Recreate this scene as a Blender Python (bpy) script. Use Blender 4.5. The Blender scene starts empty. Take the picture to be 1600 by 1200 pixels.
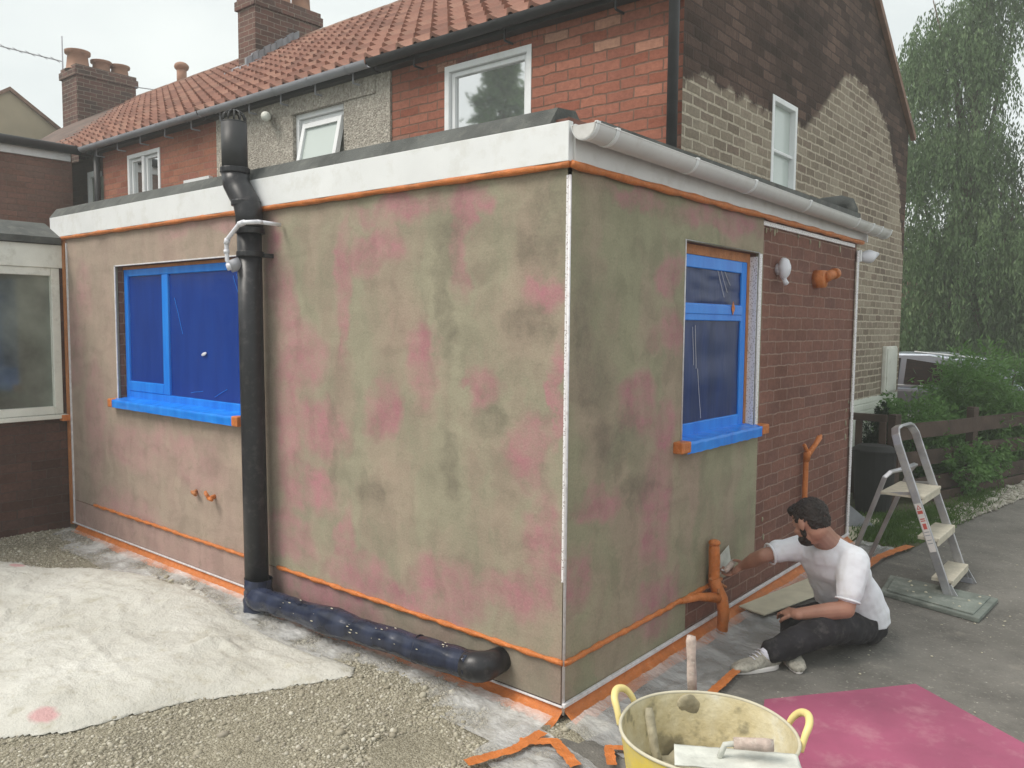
import bpy, math, random
import numpy as np
from mathutils import Vector, Matrix, noise as mnoise
R_ = math.radians
random.seed(7); rng = np.random.default_rng(7)
sc = bpy.context.scene
# ---------------------------------------------------------------- camera, world, sun, exposure
cam_d = bpy.data.cameras.new('camera'); cam = bpy.data.objects.new('camera', cam_d)
sc.collection.objects.link(cam); sc.camera = cam
cam_d.sensor_width = 36; cam_d.lens = 28.4954; cam_d.clip_start = 0.05; cam_d.clip_end = 600
_y, _p, _r = -0.69107938, -0.07339039, 0.00834393
F = Vector((math.sin(_y)*math.cos(_p), math.cos(_y)*math.cos(_p), math.sin(_p)))
Rr = Vector((math.cos(_y), -math.sin(_y), 0)); Uu = Rr.cross(F)
Rc = Rr*math.cos(_r) + Uu*math.sin(_r); Uc = Uu*math.cos(_r) - Rr*math.sin(_r)
cam.matrix_world = Matrix(((Rc.x, Uc.x, -F.x, 2.00851), (Rc.y, Uc.y, -F.y, -2.79870), (Rc.z, Uc.z, -F.z, 1.73497), (0, 0, 0, 1)))
SUN_EL, SUN_ROT = R_(52), R_(212)
w = bpy.data.worlds.new('World'); sc.world = w; w.use_nodes = True
nt = w.node_tree; N = nt.nodes; L = nt.links; N.clear()
out = N.new('ShaderNodeOutputWorld'); bg = N.new('ShaderNodeBackground'); sky = N.new('ShaderNodeTexSky')
sky.sky_type = 'NISHITA'; sky.sun_disc = False; sky.sun_elevation = SUN_EL; sky.sun_rotation = SUN_ROT; sky.dust_density = 3
tc = N.new('ShaderNodeTexCoord'); cl = N.new('ShaderNodeTexNoise'); cl.inputs['Scale'].default_value = 2.6; cl.inputs['Detail'].default_value = 5
mp = N.new('ShaderNodeMapping'); mp.inputs['Scale'].default_value = (1, 1, 2.4); mp.inputs['Location'].default_value = (.4, .2, .3)
cr = N.new('ShaderNodeValToRGB'); cr.color_ramp.elements[0].position = .36; cr.color_ramp.elements[0].color = (4.9, 5.2, 5.1, 1)
cr.color_ramp.elements[1].position = .60; cr.color_ramp.elements[1].color = (5.95, 6.2, 5.95, 1)
mx = N.new('ShaderNodeMixRGB'); mx.inputs[0].default_value = .88
L.new(tc.outputs['Generated'], mp.inputs[0]); L.new(mp.outputs[0], cl.inputs['Vector']); L.new(cl.outputs['Fac'], cr.inputs[0])
L.new(sky.outputs[0], mx.inputs[1]); L.new(cr.outputs[0], mx.inputs[2]); L.new(mx.outputs[0], bg.inputs[0])
bg.inputs[1].default_value = .115; L.new(bg.outputs[0], out.inputs[0])
sd = bpy.data.lights.new('sun', 'SUN'); sd.energy = 1.9; sd.angle = R_(28); sd.color = (1, .94, .86)
so = bpy.data.objects.new('sun', sd); sc.collection.objects.link(so)
_d = Vector((math.sin(SUN_ROT)*math.cos(SUN_EL), math.cos(SUN_ROT)*math.cos(SUN_EL), math.sin(SUN_EL)))
so.rotation_euler = _d.to_track_quat('Z', 'Y').to_euler(); so.location = (0, -6, 12)
sc.view_settings.view_transform = 'Standard'; sc.view_settings.look = 'None'
sc.view_settings.exposure = 0.70; sc.view_settings.gamma = 1
sc.render.engine = 'CYCLES'; sc.cycles.transparent_max_bounces = 16

# ---------------------------------------------------------------- helpers
C = sc.collection
def lin(c):
    return tuple(((v/255)/12.92 if v/255 <= .04045 else ((v/255+.055)/1.055)**2.4) for v in c)
class MB:
    def __init__(s): s.v = []; s.f = []
    def add(s, vs, fs):
        o = len(s.v); s.v += [tuple(v) for v in vs]; s.f += [tuple(i+o for i in f) for f in fs]; return s
    def obox(s, c, a, b, d):
        c, a, b, d = map(Vector, (c, a, b, d))
        vs = [c+a*i+b*j+d*k for i in (-1, 1) for j in (-1, 1) for k in (-1, 1)]
        fs = [(0, 1, 3, 2), (4, 6, 7, 5), (0, 4, 5, 1), (2, 3, 7, 6), (0, 2, 6, 4), (1, 5, 7, 3)]
        if a.cross(b).dot(d) < 0: fs = [f[::-1] for f in fs]
        return s.add(vs, fs)
    def box(s, x0, y0, z0, x1, y1, z1):
        return s.obox(((x0+x1)/2, (y0+y1)/2, (z0+z1)/2), (abs(x1-x0)/2, 0, 0), (0, abs(y1-y0)/2, 0), (0, 0, abs(z1-z0)/2))
    def bar(s, p, q, wd, h, up=(0, 0, 1)):
        p, q, up = Vector(p), Vector(q), Vector(up); d = (q-p); t = d.normalized()
        sd_ = t.cross(up).normalized(); u = sd_.cross(t).normalized()
        return s.obox((p+q)/2, d/2, sd_*wd/2, u*h/2)
    def tube(s, pts, r, n=12, cap=True, closed=False):
        pts = [Vector(p) for p in pts]; m = len(pts); rs = r if hasattr(r, '__len__') else [r]*m
        t0 = (pts[1]-pts[0]).normalized(); ref = Vector((0, 0, 1)) if abs(t0.z) < .9 else Vector((1, 0, 0))
        nr = t0.cross(ref).normalized(); vs = []
        for i, p in enumerate(pts):
            a = pts[i-1] if (i > 0 or closed) else p; b = pts[(i+1) % m] if (i < m-1 or closed) else p
            t = (b-a).normalized(); nr = (nr-t*nr.dot(t)).normalized(); bn = t.cross(nr)
            for k in range(n):
                an = 2*math.pi*k/n; vs.append(p+(nr*math.cos(an)+bn*math.sin(an))*rs[i])
        fs = []
        for i in range(m if closed else m-1):
            j = (i+1) % m
            for k in range(n): fs.append((i*n+k, i*n+(k+1) % n, j*n+(k+1) % n, j*n+k))
        if cap and not closed: fs.append(tuple(range(n))[::-1]); fs.append(tuple((m-1)*n+k for k in range(n)))
        return s.add(vs, fs)
    def loft(s, rings, n=16, cap=True):      # rings: (centre, halfaxis a, halfaxis b)
        vs = []; fs = []
        for c, a, b in rings:
            c, a, b = Vector(c), Vector(a), Vector(b)
            for k in range(n):
                an = 2*math.pi*k/n; vs.append(c+a*math.cos(an)+b*math.sin(an))
        m = len(rings)
        for i in range(m-1):
            for k in range(n): fs.append((i*n+k, i*n+(k+1) % n, (i+1)*n+(k+1) % n, (i+1)*n+k))
        if cap: fs.append(tuple(range(n))[::-1]); fs.append(tuple((m-1)*n+k for k in range(n)))
        return s.add(vs, fs)
    def ell(s, c, a, b, d, n=16, m=10):
        c, a, b, d = map(Vector, (c, a, b, d)); vs = []; fs = []
        vs.append(c-d)
        for i in range(1, m):
            ph = -math.pi/2+math.pi*i/m
            for k in range(n):
                th = 2*math.pi*k/n; vs.append(c+a*math.cos(ph)*math.cos(th)+b*math.cos(ph)*math.sin(th)+d*math.sin(ph))
        vs.append(c+d)
        for k in range(n): fs.append((0, 1+(k+1) % n, 1+k))
        for i in range(m-2):
            for k in range(n): fs.append((1+i*n+k, 1+i*n+(k+1) % n, 1+(i+1)*n+(k+1) % n, 1+(i+1)*n+k))
        e = 1+(m-1)*n; b0 = 1+(m-2)*n
        for k in range(n): fs.append((b0+k, b0+(k+1) % n, e))
        if a.cross(b).dot(d) < 0: fs = [f[::-1] for f in fs]
        return s.add(vs, fs)
    def prism(s, poly, vec):
        poly = [Vector(p) for p in poly]; vec = Vector(vec); n = len(poly)
        vs = poly+[p+vec for p in poly]
        return s.add(vs, [tuple(range(n)), tuple(range(2*n-1, n-1, -1))]+[(i+n, (i+1) % n+n, (i+1) % n, i) for i in range(n)])
    def grid(s, fn, nu, nv):
        vs = [fn(i/nu, j/nv) for j in range(nv+1) for i in range(nu+1)]
        return s.add(vs, [(j*(nu+1)+i, j*(nu+1)+i+1, (j+1)*(nu+1)+i+1, (j+1)*(nu+1)+i) for j in range(nv) for i in range(nu)])
    def build(s, name, m, parent=None, smooth=False, bevel=0, loc=None, recalc=True):
        return mk(name, s.v, s.f, m, parent, smooth, bevel, loc, recalc)
def top(o):
    while o.parent: o = o.parent
    return o
def mk(name, v, f, m, parent=None, smooth=False, bevel=0, loc=None, recalc=False):
    v = np.array(v, dtype=float).reshape(-1, 3)
    if parent is not None: org = np.array(top(parent).location)
    elif loc is not None: org = np.array(loc)
    else: org = np.array([(v[:, 0].min()+v[:, 0].max())/2, (v[:, 1].min()+v[:, 1].max())/2, v[:, 2].min()])
    me = bpy.data.meshes.new(name)
    if isinstance(f, np.ndarray):
        k = f.shape[1]; me.vertices.add(len(v)); me.vertices.foreach_set('co', (v-org).ravel())
        me.loops.add(f.size); me.loops.foreach_set('vertex_index', f.ravel().astype(np.int32))
        me.polygons.add(len(f)); me.polygons.foreach_set('loop_start', np.arange(0, f.size, k, dtype=np.int32))
        me.polygons.foreach_set('loop_total', np.full(len(f), k, dtype=np.int32)); me.update(calc_edges=True)
    else:
        me.from_pydata((v-org).tolist(), [], f)
        if recalc:
            import bmesh
            b = bmesh.new(); b.from_mesh(me); bmesh.ops.recalc_face_normals(b, faces=b.faces); b.to_mesh(me); b.free()
        me.update()
        uv = me.uv_layers.new(name='UVMap')
        for p in me.polygons:
            n = p.normal; ax = max(range(3), key=lambda i: abs(n[i]))
            for li in p.loop_indices:
                c = v[me.loops[li].vertex_index]
                if ax == 1: t = (c[0], c[2])
                elif ax == 0: t = (c[1]+.06, c[2])
                else: t = (c[0], c[1])
                uv.data[li].uv = t
    o = bpy.data.objects.new(name, me); C.objects.link(o); o.location = (0, 0, 0) if parent is not None else org
    if parent is not None: o.parent = parent
    if m is not None: me.materials.append(m)
    if smooth: me.polygons.foreach_set('use_smooth', [True]*len(me.polygons))
    if bevel:
        bm = o.modifiers.new('bevel', 'BEVEL'); bm.width = bevel; bm.segments = 2; bm.limit_method = 'ANGLE'
    return o
def tag(o, label=None, cat=None, group=None, kind=None):
    if label: o['label'] = label
    if cat: o['category'] = cat
    if group: o['group'] = group
    if kind: o['kind'] = kind
    return o
def thing(name, loc, label, cat, group=None):
    o = bpy.data.objects.new(name, None); C.objects.link(o); o.location = loc; o.empty_display_size = .1
    return tag(o, label, cat, group)
def dup(root, delta, label, parent=None):
    r = root.copy(); C.objects.link(r); r.location = Vector(root.location)+Vector(delta); r['label'] = label
    for ch in list(root.children):
        c = ch.copy(); C.objects.link(c); c.parent = r
        for g in list(ch.children):
            d = g.copy(); C.objects.link(d); d.parent = c
    return r

# ---------------------------------------------------------------- materials
class NT:
    def __init__(s, name):
        s.m = bpy.data.materials.new(name); s.m.use_nodes = True; s.t = s.m.node_tree
        s.b = s.t.nodes['Principled BSDF']; s.o = s.t.nodes['Material Output']
        s.tc = s.t.nodes.new('ShaderNodeTexCoord')
    def n(s, ty, **kw):
        x = s.t.nodes.new('ShaderNode'+ty)
        for k, v in kw.items():
            if k in x.inputs: x.inputs[k].default_value = v
            else: setattr(x, k, v)
        return x
    def l(s, a, b): s.t.links.new(a, b)
    def noise(s, vec, scale, detail=4, rough=.55):
        x = s.n('TexNoise', Scale=scale, Detail=detail, Roughness=rough); s.l(vec, x.inputs['Vector']); return x.outputs['Fac']
    def ramp(s, fac, stops):
        x = s.n('ValToRGB'); e = x.color_ramp.elements
        while len(e) < len(stops): e.new(.5)
        for i, (p, c) in enumerate(stops): e[i].position = p; e[i].color = tuple(c)+(1,) if len(c) == 3 else c
        s.l(fac, x.inputs[0]); return x.outputs[0]
    def mix(s, fac, a, b, mode='MIX'):
        x = s.n('MixRGB', blend_type=mode)
        for i, v in ((0, fac), (1, a), (2, b)):
            if hasattr(v, 'links') or hasattr(v, 'is_output'): s.l(v, x.inputs[i])
            else: x.inputs[i].default_value = v if i == 0 else tuple(v)+(1,)
        return x.outputs[0]
    def math(s, op, a, b=0.0):
        x = s.n('Math', operation=op)
        for i, v in ((0, a), (1, b)):
            if hasattr(v, 'is_output'): s.l(v, x.inputs[i])
            else: x.inputs[i].default_value = v
        return x.outputs[0]
    def bump(s, h, st=.3, dist=.01):
        x = s.n('Bump', Strength=st, Distance=dist); s.l(h, x.inputs['Height']); s.l(x.outputs[0], s.b.inputs['Normal'])
    def col(s, c): s.l(c, s.b.inputs['Base Color'])
def plain(name, c, rough=.6, var=.12, scale=6, bump=0, bscale=60, metal=0, spec=.4, dirt=None, dfac=.5):
    t = NT(name); v = t.tc.outputs['Object']
    n = t.noise(v, scale, 5); lo = [max(0, x*(1-var*1.6)) for x in c]; hi = [min(1, x*(1+var)) for x in c]
    cc = t.ramp(n, [(.3, lo), (.7, hi)])
    if dirt:
        d = t.ramp(t.noise(v, scale*2.3, 7, .7), [(.52, (0, 0, 0)), (.66, (dfac,)*3)]); cc = t.mix(d, cc, dirt)
    t.col(cc); t.b.inputs['Roughness'].default_value = rough; t.b.inputs['Metallic'].default_value = metal
    t.b.inputs['Specular IOR Level'].default_value = spec
    if bump: t.bump(t.noise(v, bscale, 4), bump, .006)
    return t.m
def brick_nodes(t, vec, stops, mortar, bw, bh, ms, grime=.3):
    d = t.n('TexNoise', Scale=9, Detail=2); t.l(vec, d.inputs['Vector'])
    sub = t.n('VectorMath', operation='SUBTRACT'); t.l(d.outputs['Color'], sub.inputs[0]); sub.inputs[1].default_value = (.5, .5, .5)
    sc_ = t.n('VectorMath', operation='SCALE'); t.l(sub.outputs[0], sc_.inputs[0]); sc_.inputs['Scale'].default_value = .022
    ad = t.n('VectorMath', operation='ADD'); t.l(vec, ad.inputs[0]); t.l(sc_.outputs[0], ad.inputs[1])
    b = t.n('TexBrick', Scale=1.0); b.inputs['Brick Width'].default_value = bw; b.inputs['Row Height'].default_value = bh
    b.inputs['Mortar Size'].default_value = ms; b.inputs['Mortar Smooth'].default_value = .35; b.inputs['Bias'].default_value = 0
    b.inputs['Color1'].default_value = (0, 0, 0, 1); b.inputs['Color2'].default_value = (1, 1, 1, 1); b.inputs['Mortar'].default_value = (.5, .5, .5, 1)
    t.l(ad.outputs[0], b.inputs['Vector'])
    bc = t.ramp(b.outputs['Color'], stops)
    bc = t.mix(.55, bc, t.ramp(t.noise(vec, 28, 6, .7), [(.3, (.35,)*3), (.7, (.75,)*3)]), 'OVERLAY')
    g = t.ramp(t.noise(vec, 1.1, 5, .6), [(.35, (1-grime,)*3), (.65, (1, 1, 1))])
    bc = t.mix(1.0, bc, g, 'MULTIPLY')
    mc = t.mix(1.0, mortar, t.ramp(t.noise(vec, 22, 5, .7), [(.3, (.6,)*3), (.65, (1.05,)*3)]), 'MULTIPLY')
    return bc, mc, b.outputs['Fac']
def brick(name, stops, mortar, bw=.225, bh=.075, ms=.006, grime=.3, bump=.6):
    t = NT(name); vec = t.tc.outputs['UV']
    bc, mc, f = brick_nodes(t, vec, stops, mortar, bw, bh, ms, grime)
    t.col(t.mix(f, bc, mc)); t.b.inputs['Roughness'].default_value = .9; t.b.inputs['Specular IOR Level'].default_value = .2
    h = t.math('SUBTRACT', t.math('MULTIPLY', t.noise(vec, 60, 4), .5), f); t.bump(h, bump, .008)
    return t.m
def gable_mat():
    t = NT('gable brick'); vec = t.tc.outputs['UV']
    bc, mc, f = brick_nodes(t, vec, [(0, (.21, .165, .125)), (.4, (.29, .238, .180)), (.7, (.35, .295, .228)), (1, (.22, .165, .128))], (.54, .47, .37), .215, .075, .010, .25)
    pale = t.mix(f, bc, mc)
    dc, dm, f2 = brick_nodes(t, vec, [(0, (.055, .034, .026)), (.5, (.10, .062, .049)), (.8, (.15, .093, .073)), (1, (.06, .038, .031))], (.070, .048, .040), .235, .075, .006, .5)
    dark = t.mix(f2, dc, dm)
    sp = t.n('SeparateXYZ'); t.l(vec, sp.inputs[0])
    # edge of the paint above: z of the boundary as a function of y, stepped to brick size and roughened
    ys = [(2.18, 3.34), (2.41, 3.42), (3.09, 3.41), (3.91, 3.42), (4.4, 3.45), (4.75, 3.66), (5.05, 3.88), (5.43, 4.13), (5.88, 4.19), (6.84, 3.93), (7.45, 3.31), (7.75, 2.44), (7.98, 1.83)]
    jit = t.math('MULTIPLY', t.math('SUBTRACT', t.noise(vec, 7, 3, .7), .5), .28)
    yy = t.math('ADD', sp.outputs[0], jit)
    mr = t.n('MapRange'); mr.inputs[1].default_value = 2; mr.inputs[2].default_value = 8.2; t.l(yy, mr.inputs[0])
    hgt = t.ramp(mr.outputs[0], [((a-.0+.06-2)/6.2, ((b-1.5)/3,)*3) for a, b in ys])
    zz = t.math('DIVIDE', t.math('SUBTRACT', t.math('ADD', sp.outputs[1], jit), 1.5), 3)
    msk = t.ramp(t.math('SUBTRACT', zz, hgt), [(0, (0,)*3), (.02, (1,)*3)])
    c = t.mix(msk, pale, dark)
    wh = t.ramp(t.math('SUBTRACT', t.math('ADD', sp.outputs[1], t.math('MULTIPLY', jit, .15)), .96), [(0, (1,)*3), (.008, (0,)*3)])
    c = t.mix(wh, c, (.74, .76, .68))
    t.col(c); t.b.inputs['Roughness'].default_value = .9; t.b.inputs['Specular IOR Level'].default_value = .2
    t.bump(t.math('SUBTRACT', t.math('MULTIPLY', t.noise(vec, 50, 4), .6), f), .7, .01)
    return t.m
def render_mat(name, base, pinks, darks, off=0.0, lowmix=0):
    """scratch coat of grey-buff mortar: pink and damp dark stains of their own shapes, trowel ripple"""
    t = NT(name); uv = t.tc.outputs['UV']
    d = t.n('TexNoise', Scale=3.2, Detail=5, Roughness=.65); t.l(uv, d.inputs['Vector'])
    sub = t.n('VectorMath', operation='SUBTRACT'); t.l(d.outputs['Color'], sub.inputs[0]); sub.inputs[1].default_value = (.5, .5, .5)
    s2 = t.n('VectorMath', operation='SCALE'); t.l(sub.outputs[0], s2.inputs[0]); s2.inputs['Scale'].default_value = .38
    ad = t.n('VectorMath', operation='ADD'); t.l(uv, ad.inputs[0]); t.l(s2.outputs[0], ad.inputs[1])
    sp = t.n('SeparateXYZ'); t.l(ad.outputs[0], sp.inputs[0])
    fl = t.n('CombineXYZ'); t.l(sp.outputs[0], fl.inputs[0]); t.l(sp.outputs[1], fl.inputs[1]); vec = fl.outputs[0]
    def spots(L_, soft=.75):
        acc = None
        for cx, cz, rx, rz in L_:
            m = t.n('Mapping', vector_type='POINT'); rx, rz = rx*.85+.02, rz*.85+.02
            m.inputs['Location'].default_value = (-(cx+off)/rx, -cz/rz, 0); m.inputs['Scale'].default_value = (1/rx, 1/rz, 0)
            t.l(vec, m.inputs[0]); ln = t.n('VectorMath', operation='LENGTH'); t.l(m.outputs[0], ln.inputs[0])
            r = t.n('MapRange', interpolation_type='SMOOTHSTEP'); t.l(ln.outputs['Value'], r.inputs[0])
            r.inputs[1].default_value = 1-soft*.6; r.inputs[2].default_value = 1+soft*.45; r.inputs[3].default_value = 1; r.inputs[4].default_value = 0
            acc = r.outputs[0] if acc is None else t.math('MAXIMUM', acc, r.outputs[0])
        return acc
    c = t.ramp(t.noise(uv, 2.1, 6, .6), [(.3, [x*.86 for x in base]), (.7, [x*1.1 for x in base])])
    # a wide faint pink bloom
    vb = t.n('Mapping'); vb.inputs['Scale'].default_value = (2.0, .75, 1); vb.inputs['Location'].default_value = (3.3, 1.2, 0); t.l(vec, vb.inputs[0])
    pk = t.ramp(t.noise(vb.outputs[0], 1.25, 7, .62), [(.44, (0,)*3), (.54, (.26,)*3), (.68, (.5,)*3)])
    c = t.mix(pk, c, (.385, .245, .215))
    ps = t.math('MULTIPLY', spots(pinks), t.ramp(t.noise(uv, 5, 6, .7), [(.32, (.12,)*3), (.66, (.80,)*3)]))
    c = t.mix(ps, c, (.42, .165, .210))
    ds = t.math('MULTIPLY', spots(darks, .9), t.ramp(t.noise(uv, 16, 5, .7), [(.35, (.25,)*3), (.65, (.62,)*3)]))
    c = t.mix(ds, c, (.16, .14, .105))
    if lowmix:
        sx = t.n('SeparateXYZ'); t.l(uv, sx.inputs[0])
        lm = t.ramp(t.math('MULTIPLY', t.math('ADD', sx.outputs[0], 0.0), -.2), [(.40, (0,)*3), (.52, (lowmix,)*3)])
        c = t.mix(lm, c, (.40, .29, .25))
    sw = t.n('Mapping'); sw.inputs['Scale'].default_value = (2.2, 9, 1); sw.inputs['Rotation'].default_value = (0, 0, .5); t.l(vec, sw.inputs[0])
    sw2 = t.n('Mapping'); sw2.inputs['Scale'].default_value = (10, 2.4, 1); sw2.inputs['Rotation'].default_value = (0, 0, .25); t.l(vec, sw2.inputs[0])
    swn = t.math('MULTIPLY', t.math('ADD', t.noise(sw.outputs[0], 1.0, 3), t.noise(sw2.outputs[0], 1.0, 3)), .5)
    c = t.mix(1.0, c, t.ramp(swn, [(.38, (.86,)*3), (.5, (1.0,)*3), (.6, (1.08,)*3)]), 'MULTIPLY')
    # fine grain
    c = t.mix(t.ramp(t.noise(uv, 11, 6, .75), [(.56, (0,)*3), (.64, (.35,)*3)]), c, [x*.72 for x in base])
    c = t.mix(.35, c, t.ramp(t.noise(uv, 90, 4, .7), [(.35, (.38,)*3), (.65, (.62,)*3)]), 'OVERLAY')
    t.col(c); t.b.inputs['Roughness'].default_value = .85; t.b.inputs['Specular IOR Level'].default_value = .25
    st = t.n('Mapping'); st.inputs['Scale'].default_value = (3, 20, 1); t.l(uv, st.inputs[0])
    hh = t.math('ADD', t.math('MULTIPLY', t.noise(st.outputs[0], 1.0, 3), .45), t.noise(uv, 120, 3))
    hh = t.math('ADD', hh, t.math('MULTIPLY', swn, 2.4)); hh = t.math('ADD', hh, t.math('MULTIPLY', t.noise(uv, 4, 3), 2.0))
    t.bump(hh, .22, .005)
    return t.m
def glass(name, tint=(.03, .035, .04), rough=.04, spec=.9):
    t = NT(name); t.b.inputs['Base Color'].default_value = tint+(1,); t.b.inputs['Roughness'].default_value = rough
    t.b.inputs['Specular IOR Level'].default_value = spec; t.b.inputs['IOR'].default_value = 1.7
    v = t.tc.outputs['Object']; t.bump(t.noise(v, 2.0, 2), .03, .02)
    return t.m
def tape_mat(name, c, c2, rough=.4):
    t = NT(name); v = t.tc.outputs['Object']
    cc = t.ramp(t.noise(v, 14, 6, .65), [(.32, [x*.72 for x in c]), (.62, c), (.75, c2)])
    d = t.ramp(t.noise(v, 60, 4, .7), [(.66, (0,)*3), (.72, (.5,)*3)]); cc = t.mix(d, cc, (.55, .5, .42))
    t.col(cc); t.b.inputs['Roughness'].default_value = rough
    t.bump(t.noise(v, 24, 6, .7), 1.0, .014); return t.m
def film_mat(name, c, c2, rough=.16):
    t = NT(name); v = t.tc.outputs['Object']
    m = t.n('Mapping'); m.inputs['Scale'].default_value = (6, 6, 1.2); t.l(v, m.inputs[0])
    cc = t.ramp(t.noise(m.outputs[0], 1.6, 5, .6), [(.3, c), (.72, c2)])
    t.col(cc); t.b.inputs['Roughness'].default_value = rough; t.b.inputs['Specular IOR Level'].default_value = .32
    m2 = t.n('Mapping'); m2.inputs['Scale'].default_value = (22, 22, 3); m2.inputs['Rotation'].default_value = (.3, .2, 0); t.l(v, m2.inputs[0])
    t.bump(t.noise(m2.outputs[0], .8, 3, .5), .22, .012); return t.m
def sheet_mat(name, c=(.62, .63, .62), lo=.2, hi=.75, scale=9):
    t = NT(name); v = t.tc.outputs['Object']; t.b.inputs['Base Color'].default_value = c+(1,)
    t.b.inputs['Roughness'].default_value = .25; t.b.inputs['Specular IOR Level'].default_value = .7
    m = t.n('Mapping'); m.inputs['Rotation'].default_value = (0, 0, .6); m.inputs['Scale'].default_value = (1, 1.6, 1); t.l(v, m.inputs[0])
    f = t.ramp(t.noise(m.outputs[0], scale, 5, .55), [(.38, (lo,)*3), (.62, (hi,)*3)])
    t.bump(t.noise(m.outputs[0], scale*3.5, 5), 1.0, .03)
    tr = t.n('BsdfTransparent'); ms = t.n('MixShader'); t.l(f, ms.inputs[0]); t.l(tr.outputs[0], ms.inputs[1]); t.l(t.b.outputs[0], ms.inputs[2])
    t.l(ms.outputs[0], t.o.inputs[0]); return t.m
def perf_mat():
    t = NT('perforated bead'); v = t.tc.outputs['Object']
    vo = t.n('TexVoronoi', Scale=110.0); t.l(v, vo.inputs['Vector'])
    c = t.ramp(vo.outputs['Distance'], [(.24, (.34, .28, .27)), (.38, (.82, .80, .82))]); t.col(c)
    t.b.inputs['Roughness'].default_value = .4; return t.m
def leaf_mat(name, a, b, c, scale=1.3):
    t = NT(name); v = t.tc.outputs['Object']
    cc = t.ramp(t.noise(v, scale, 5, .7), [(.3, a), (.55, b), (.72, c)]); t.col(cc)
    t.b.inputs['Roughness'].default_value = .55; t.b.inputs['Specular IOR Level'].default_value = .25
    tl = t.n('BsdfTranslucent'); t.l(cc, tl.inputs[0]); ms = t.n('MixShader'); ms.inputs[0].default_value = .35
    t.l(t.b.outputs[0], ms.inputs[1]); t.l(tl.outputs[0], ms.inputs[2]); t.l(ms.outputs[0], t.o.inputs[0]); return t.m

M = {}
M['white'] = plain('white upvc', (.78, .79, .80), .35, .04, 3, dirt=(.5, .48, .42), dfac=.25)
M['gutter'] = plain('white gutter', (.62, .61, .60), .35, .06, 3, dirt=(.40, .36, .32), dfac=.3)
M['white_old'] = plain('aged white', (.74, .74, .68), .5, .08, 4, dirt=(.42, .40, .33), dfac=.4)
M['grey_gutter'] = plain('grey gutter', (.34, .345, .38), .5, .1, 4)
M['black'] = plain('black plastic', (.020, .020, .024), .33, .2, 8, dirt=(.11, .10, .10), dfac=.35)
M['black_old'] = plain('weathered black', (.035, .035, .038), .5, .2, 8)
M['felt'] = plain('mineral felt', (.105, .11, .105), .95, .22, 5, .9, 160, dirt=(.19, .19, .17), dfac=.5)
M['lead'] = plain('lead flashing', (.30, .31, .34), .6, .15, 8)
M['red_brick'] = brick('red brick', [(0, (.25, .085, .055)), (.35, (.33, .130, .087)), (.6, (.275, .105, .073)), (.88, (.38, .155, .105)), (.95, (.42, .23, .16)), (1, (.17, .085, .075))], (.20, .115, .085), ms=.007, grime=.22)
M['red_brick_far'] = brick('red brick weathered', [(0, (.27, .10, .065)), (.5, (.36, .15, .095)), (1, (.30, .12, .09))], (.29, .17, .12), grime=.25)
M['brown_brick'] = brick('brown brick', [(0, (.19, .090, .068)), (.5, (.235, .112, .086)), (1, (.175, .088, .072))], (.32, .21, .17), bw=.225, bh=.078, ms=.0055, grime=.25)
M['wing_brick'] = brick('wing brick', [(0, (.19, .10, .075)), (.5, (.25, .13, .10)), (1, (.21, .125, .10))], (.20, .13, .10), ms=.006, grime=.35)
M['porch_brick'] = brick('porch brick', [(0, (.085, .045, .036)), (.5, (.13, .068, .054)), (1, (.10, .06, .05))], (.10, .07, .06), ms=.005, grime=.4)
M['chimney_brick'] = brick('chimney brick', [(0, (.14, .075, .06)), (.5, (.20, .10, .08)), (1, (.11, .07, .06))], (.26, .22, .18), ms=.007, grime=.5)
M['gable'] = gable_mat()
M['pebble'] = plain('pebbledash', (.40, .36, .30), .95, .12, 5, 1.0, 75)
def pd():
    t = NT('pebbledash'); v = t.tc.outputs['UV']; vo = t.n('TexVoronoi', Scale=55.0); t.l(v, vo.inputs['Vector'])
    c = t.ramp(vo.outputs['Color'], [(0, (.24, .21, .18)), (.5, (.38, .345, .295)), (.85, (.50, .46, .40)), (1, (.62, .58, .52))])
    c = t.mix(1.0, c, t.ramp(t.noise(v, 1.3, 5), [(.3, (.8,)*3), (.7, (1.05,)*3)]), 'MULTIPLY')
    t.col(c); t.b.inputs['Roughness'].default_value = .95; t.bump(t.math('SUBTRACT', 1.0, vo.outputs['Distance']), .8, .012); return t.m
M['pebble'] = pd()
M['cream'] = plain('cream render', (.45, .38, .27), .9, .08, 2, .3, 40)
def tiles(name, a, b, c):
    t = NT(name); v = t.tc.outputs['UV']
    br = t.n('TexBrick', Scale=1.0, offset=0.0); br.inputs['Brick Width'].default_value = .205; br.inputs['Row Height'].default_value = .25
    br.inputs['Mortar Size'].default_value = .0; br.inputs['Color1'].default_value = (0, 0, 0, 1); br.inputs['Color2'].default_value = (1, 1, 1, 1)
    t.l(v, br.inputs['Vector']); cc = t.ramp(br.outputs['Color'], [(0, a), (.5, b), (1, c)])
    cc = t.mix(t.ramp(t.noise(v, 3.5, 6, .7), [(.5, (0,)*3), (.7, (.55,)*3)]), cc, (.17, .11, .08))
    cc = t.mix(.4, cc, t.ramp(t.noise(v, 40, 5, .7), [(.3, (.35,)*3), (.7, (.65,)*3)]), 'OVERLAY')
    t.col(cc); t.b.inputs['Roughness'].default_value = .85; t.bump(t.noise(v, 70, 3), .3, .005); return t.m
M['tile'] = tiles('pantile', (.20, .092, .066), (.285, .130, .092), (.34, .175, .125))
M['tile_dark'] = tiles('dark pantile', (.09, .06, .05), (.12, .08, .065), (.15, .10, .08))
M['ridge'] = plain('ridge tile', (.25, .15, .11), .85, .2, 6, .3, 40)
M['terracotta'] = plain('terracotta', (.36, .20, .135), .8, .15, 6, .2, 50)
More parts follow.
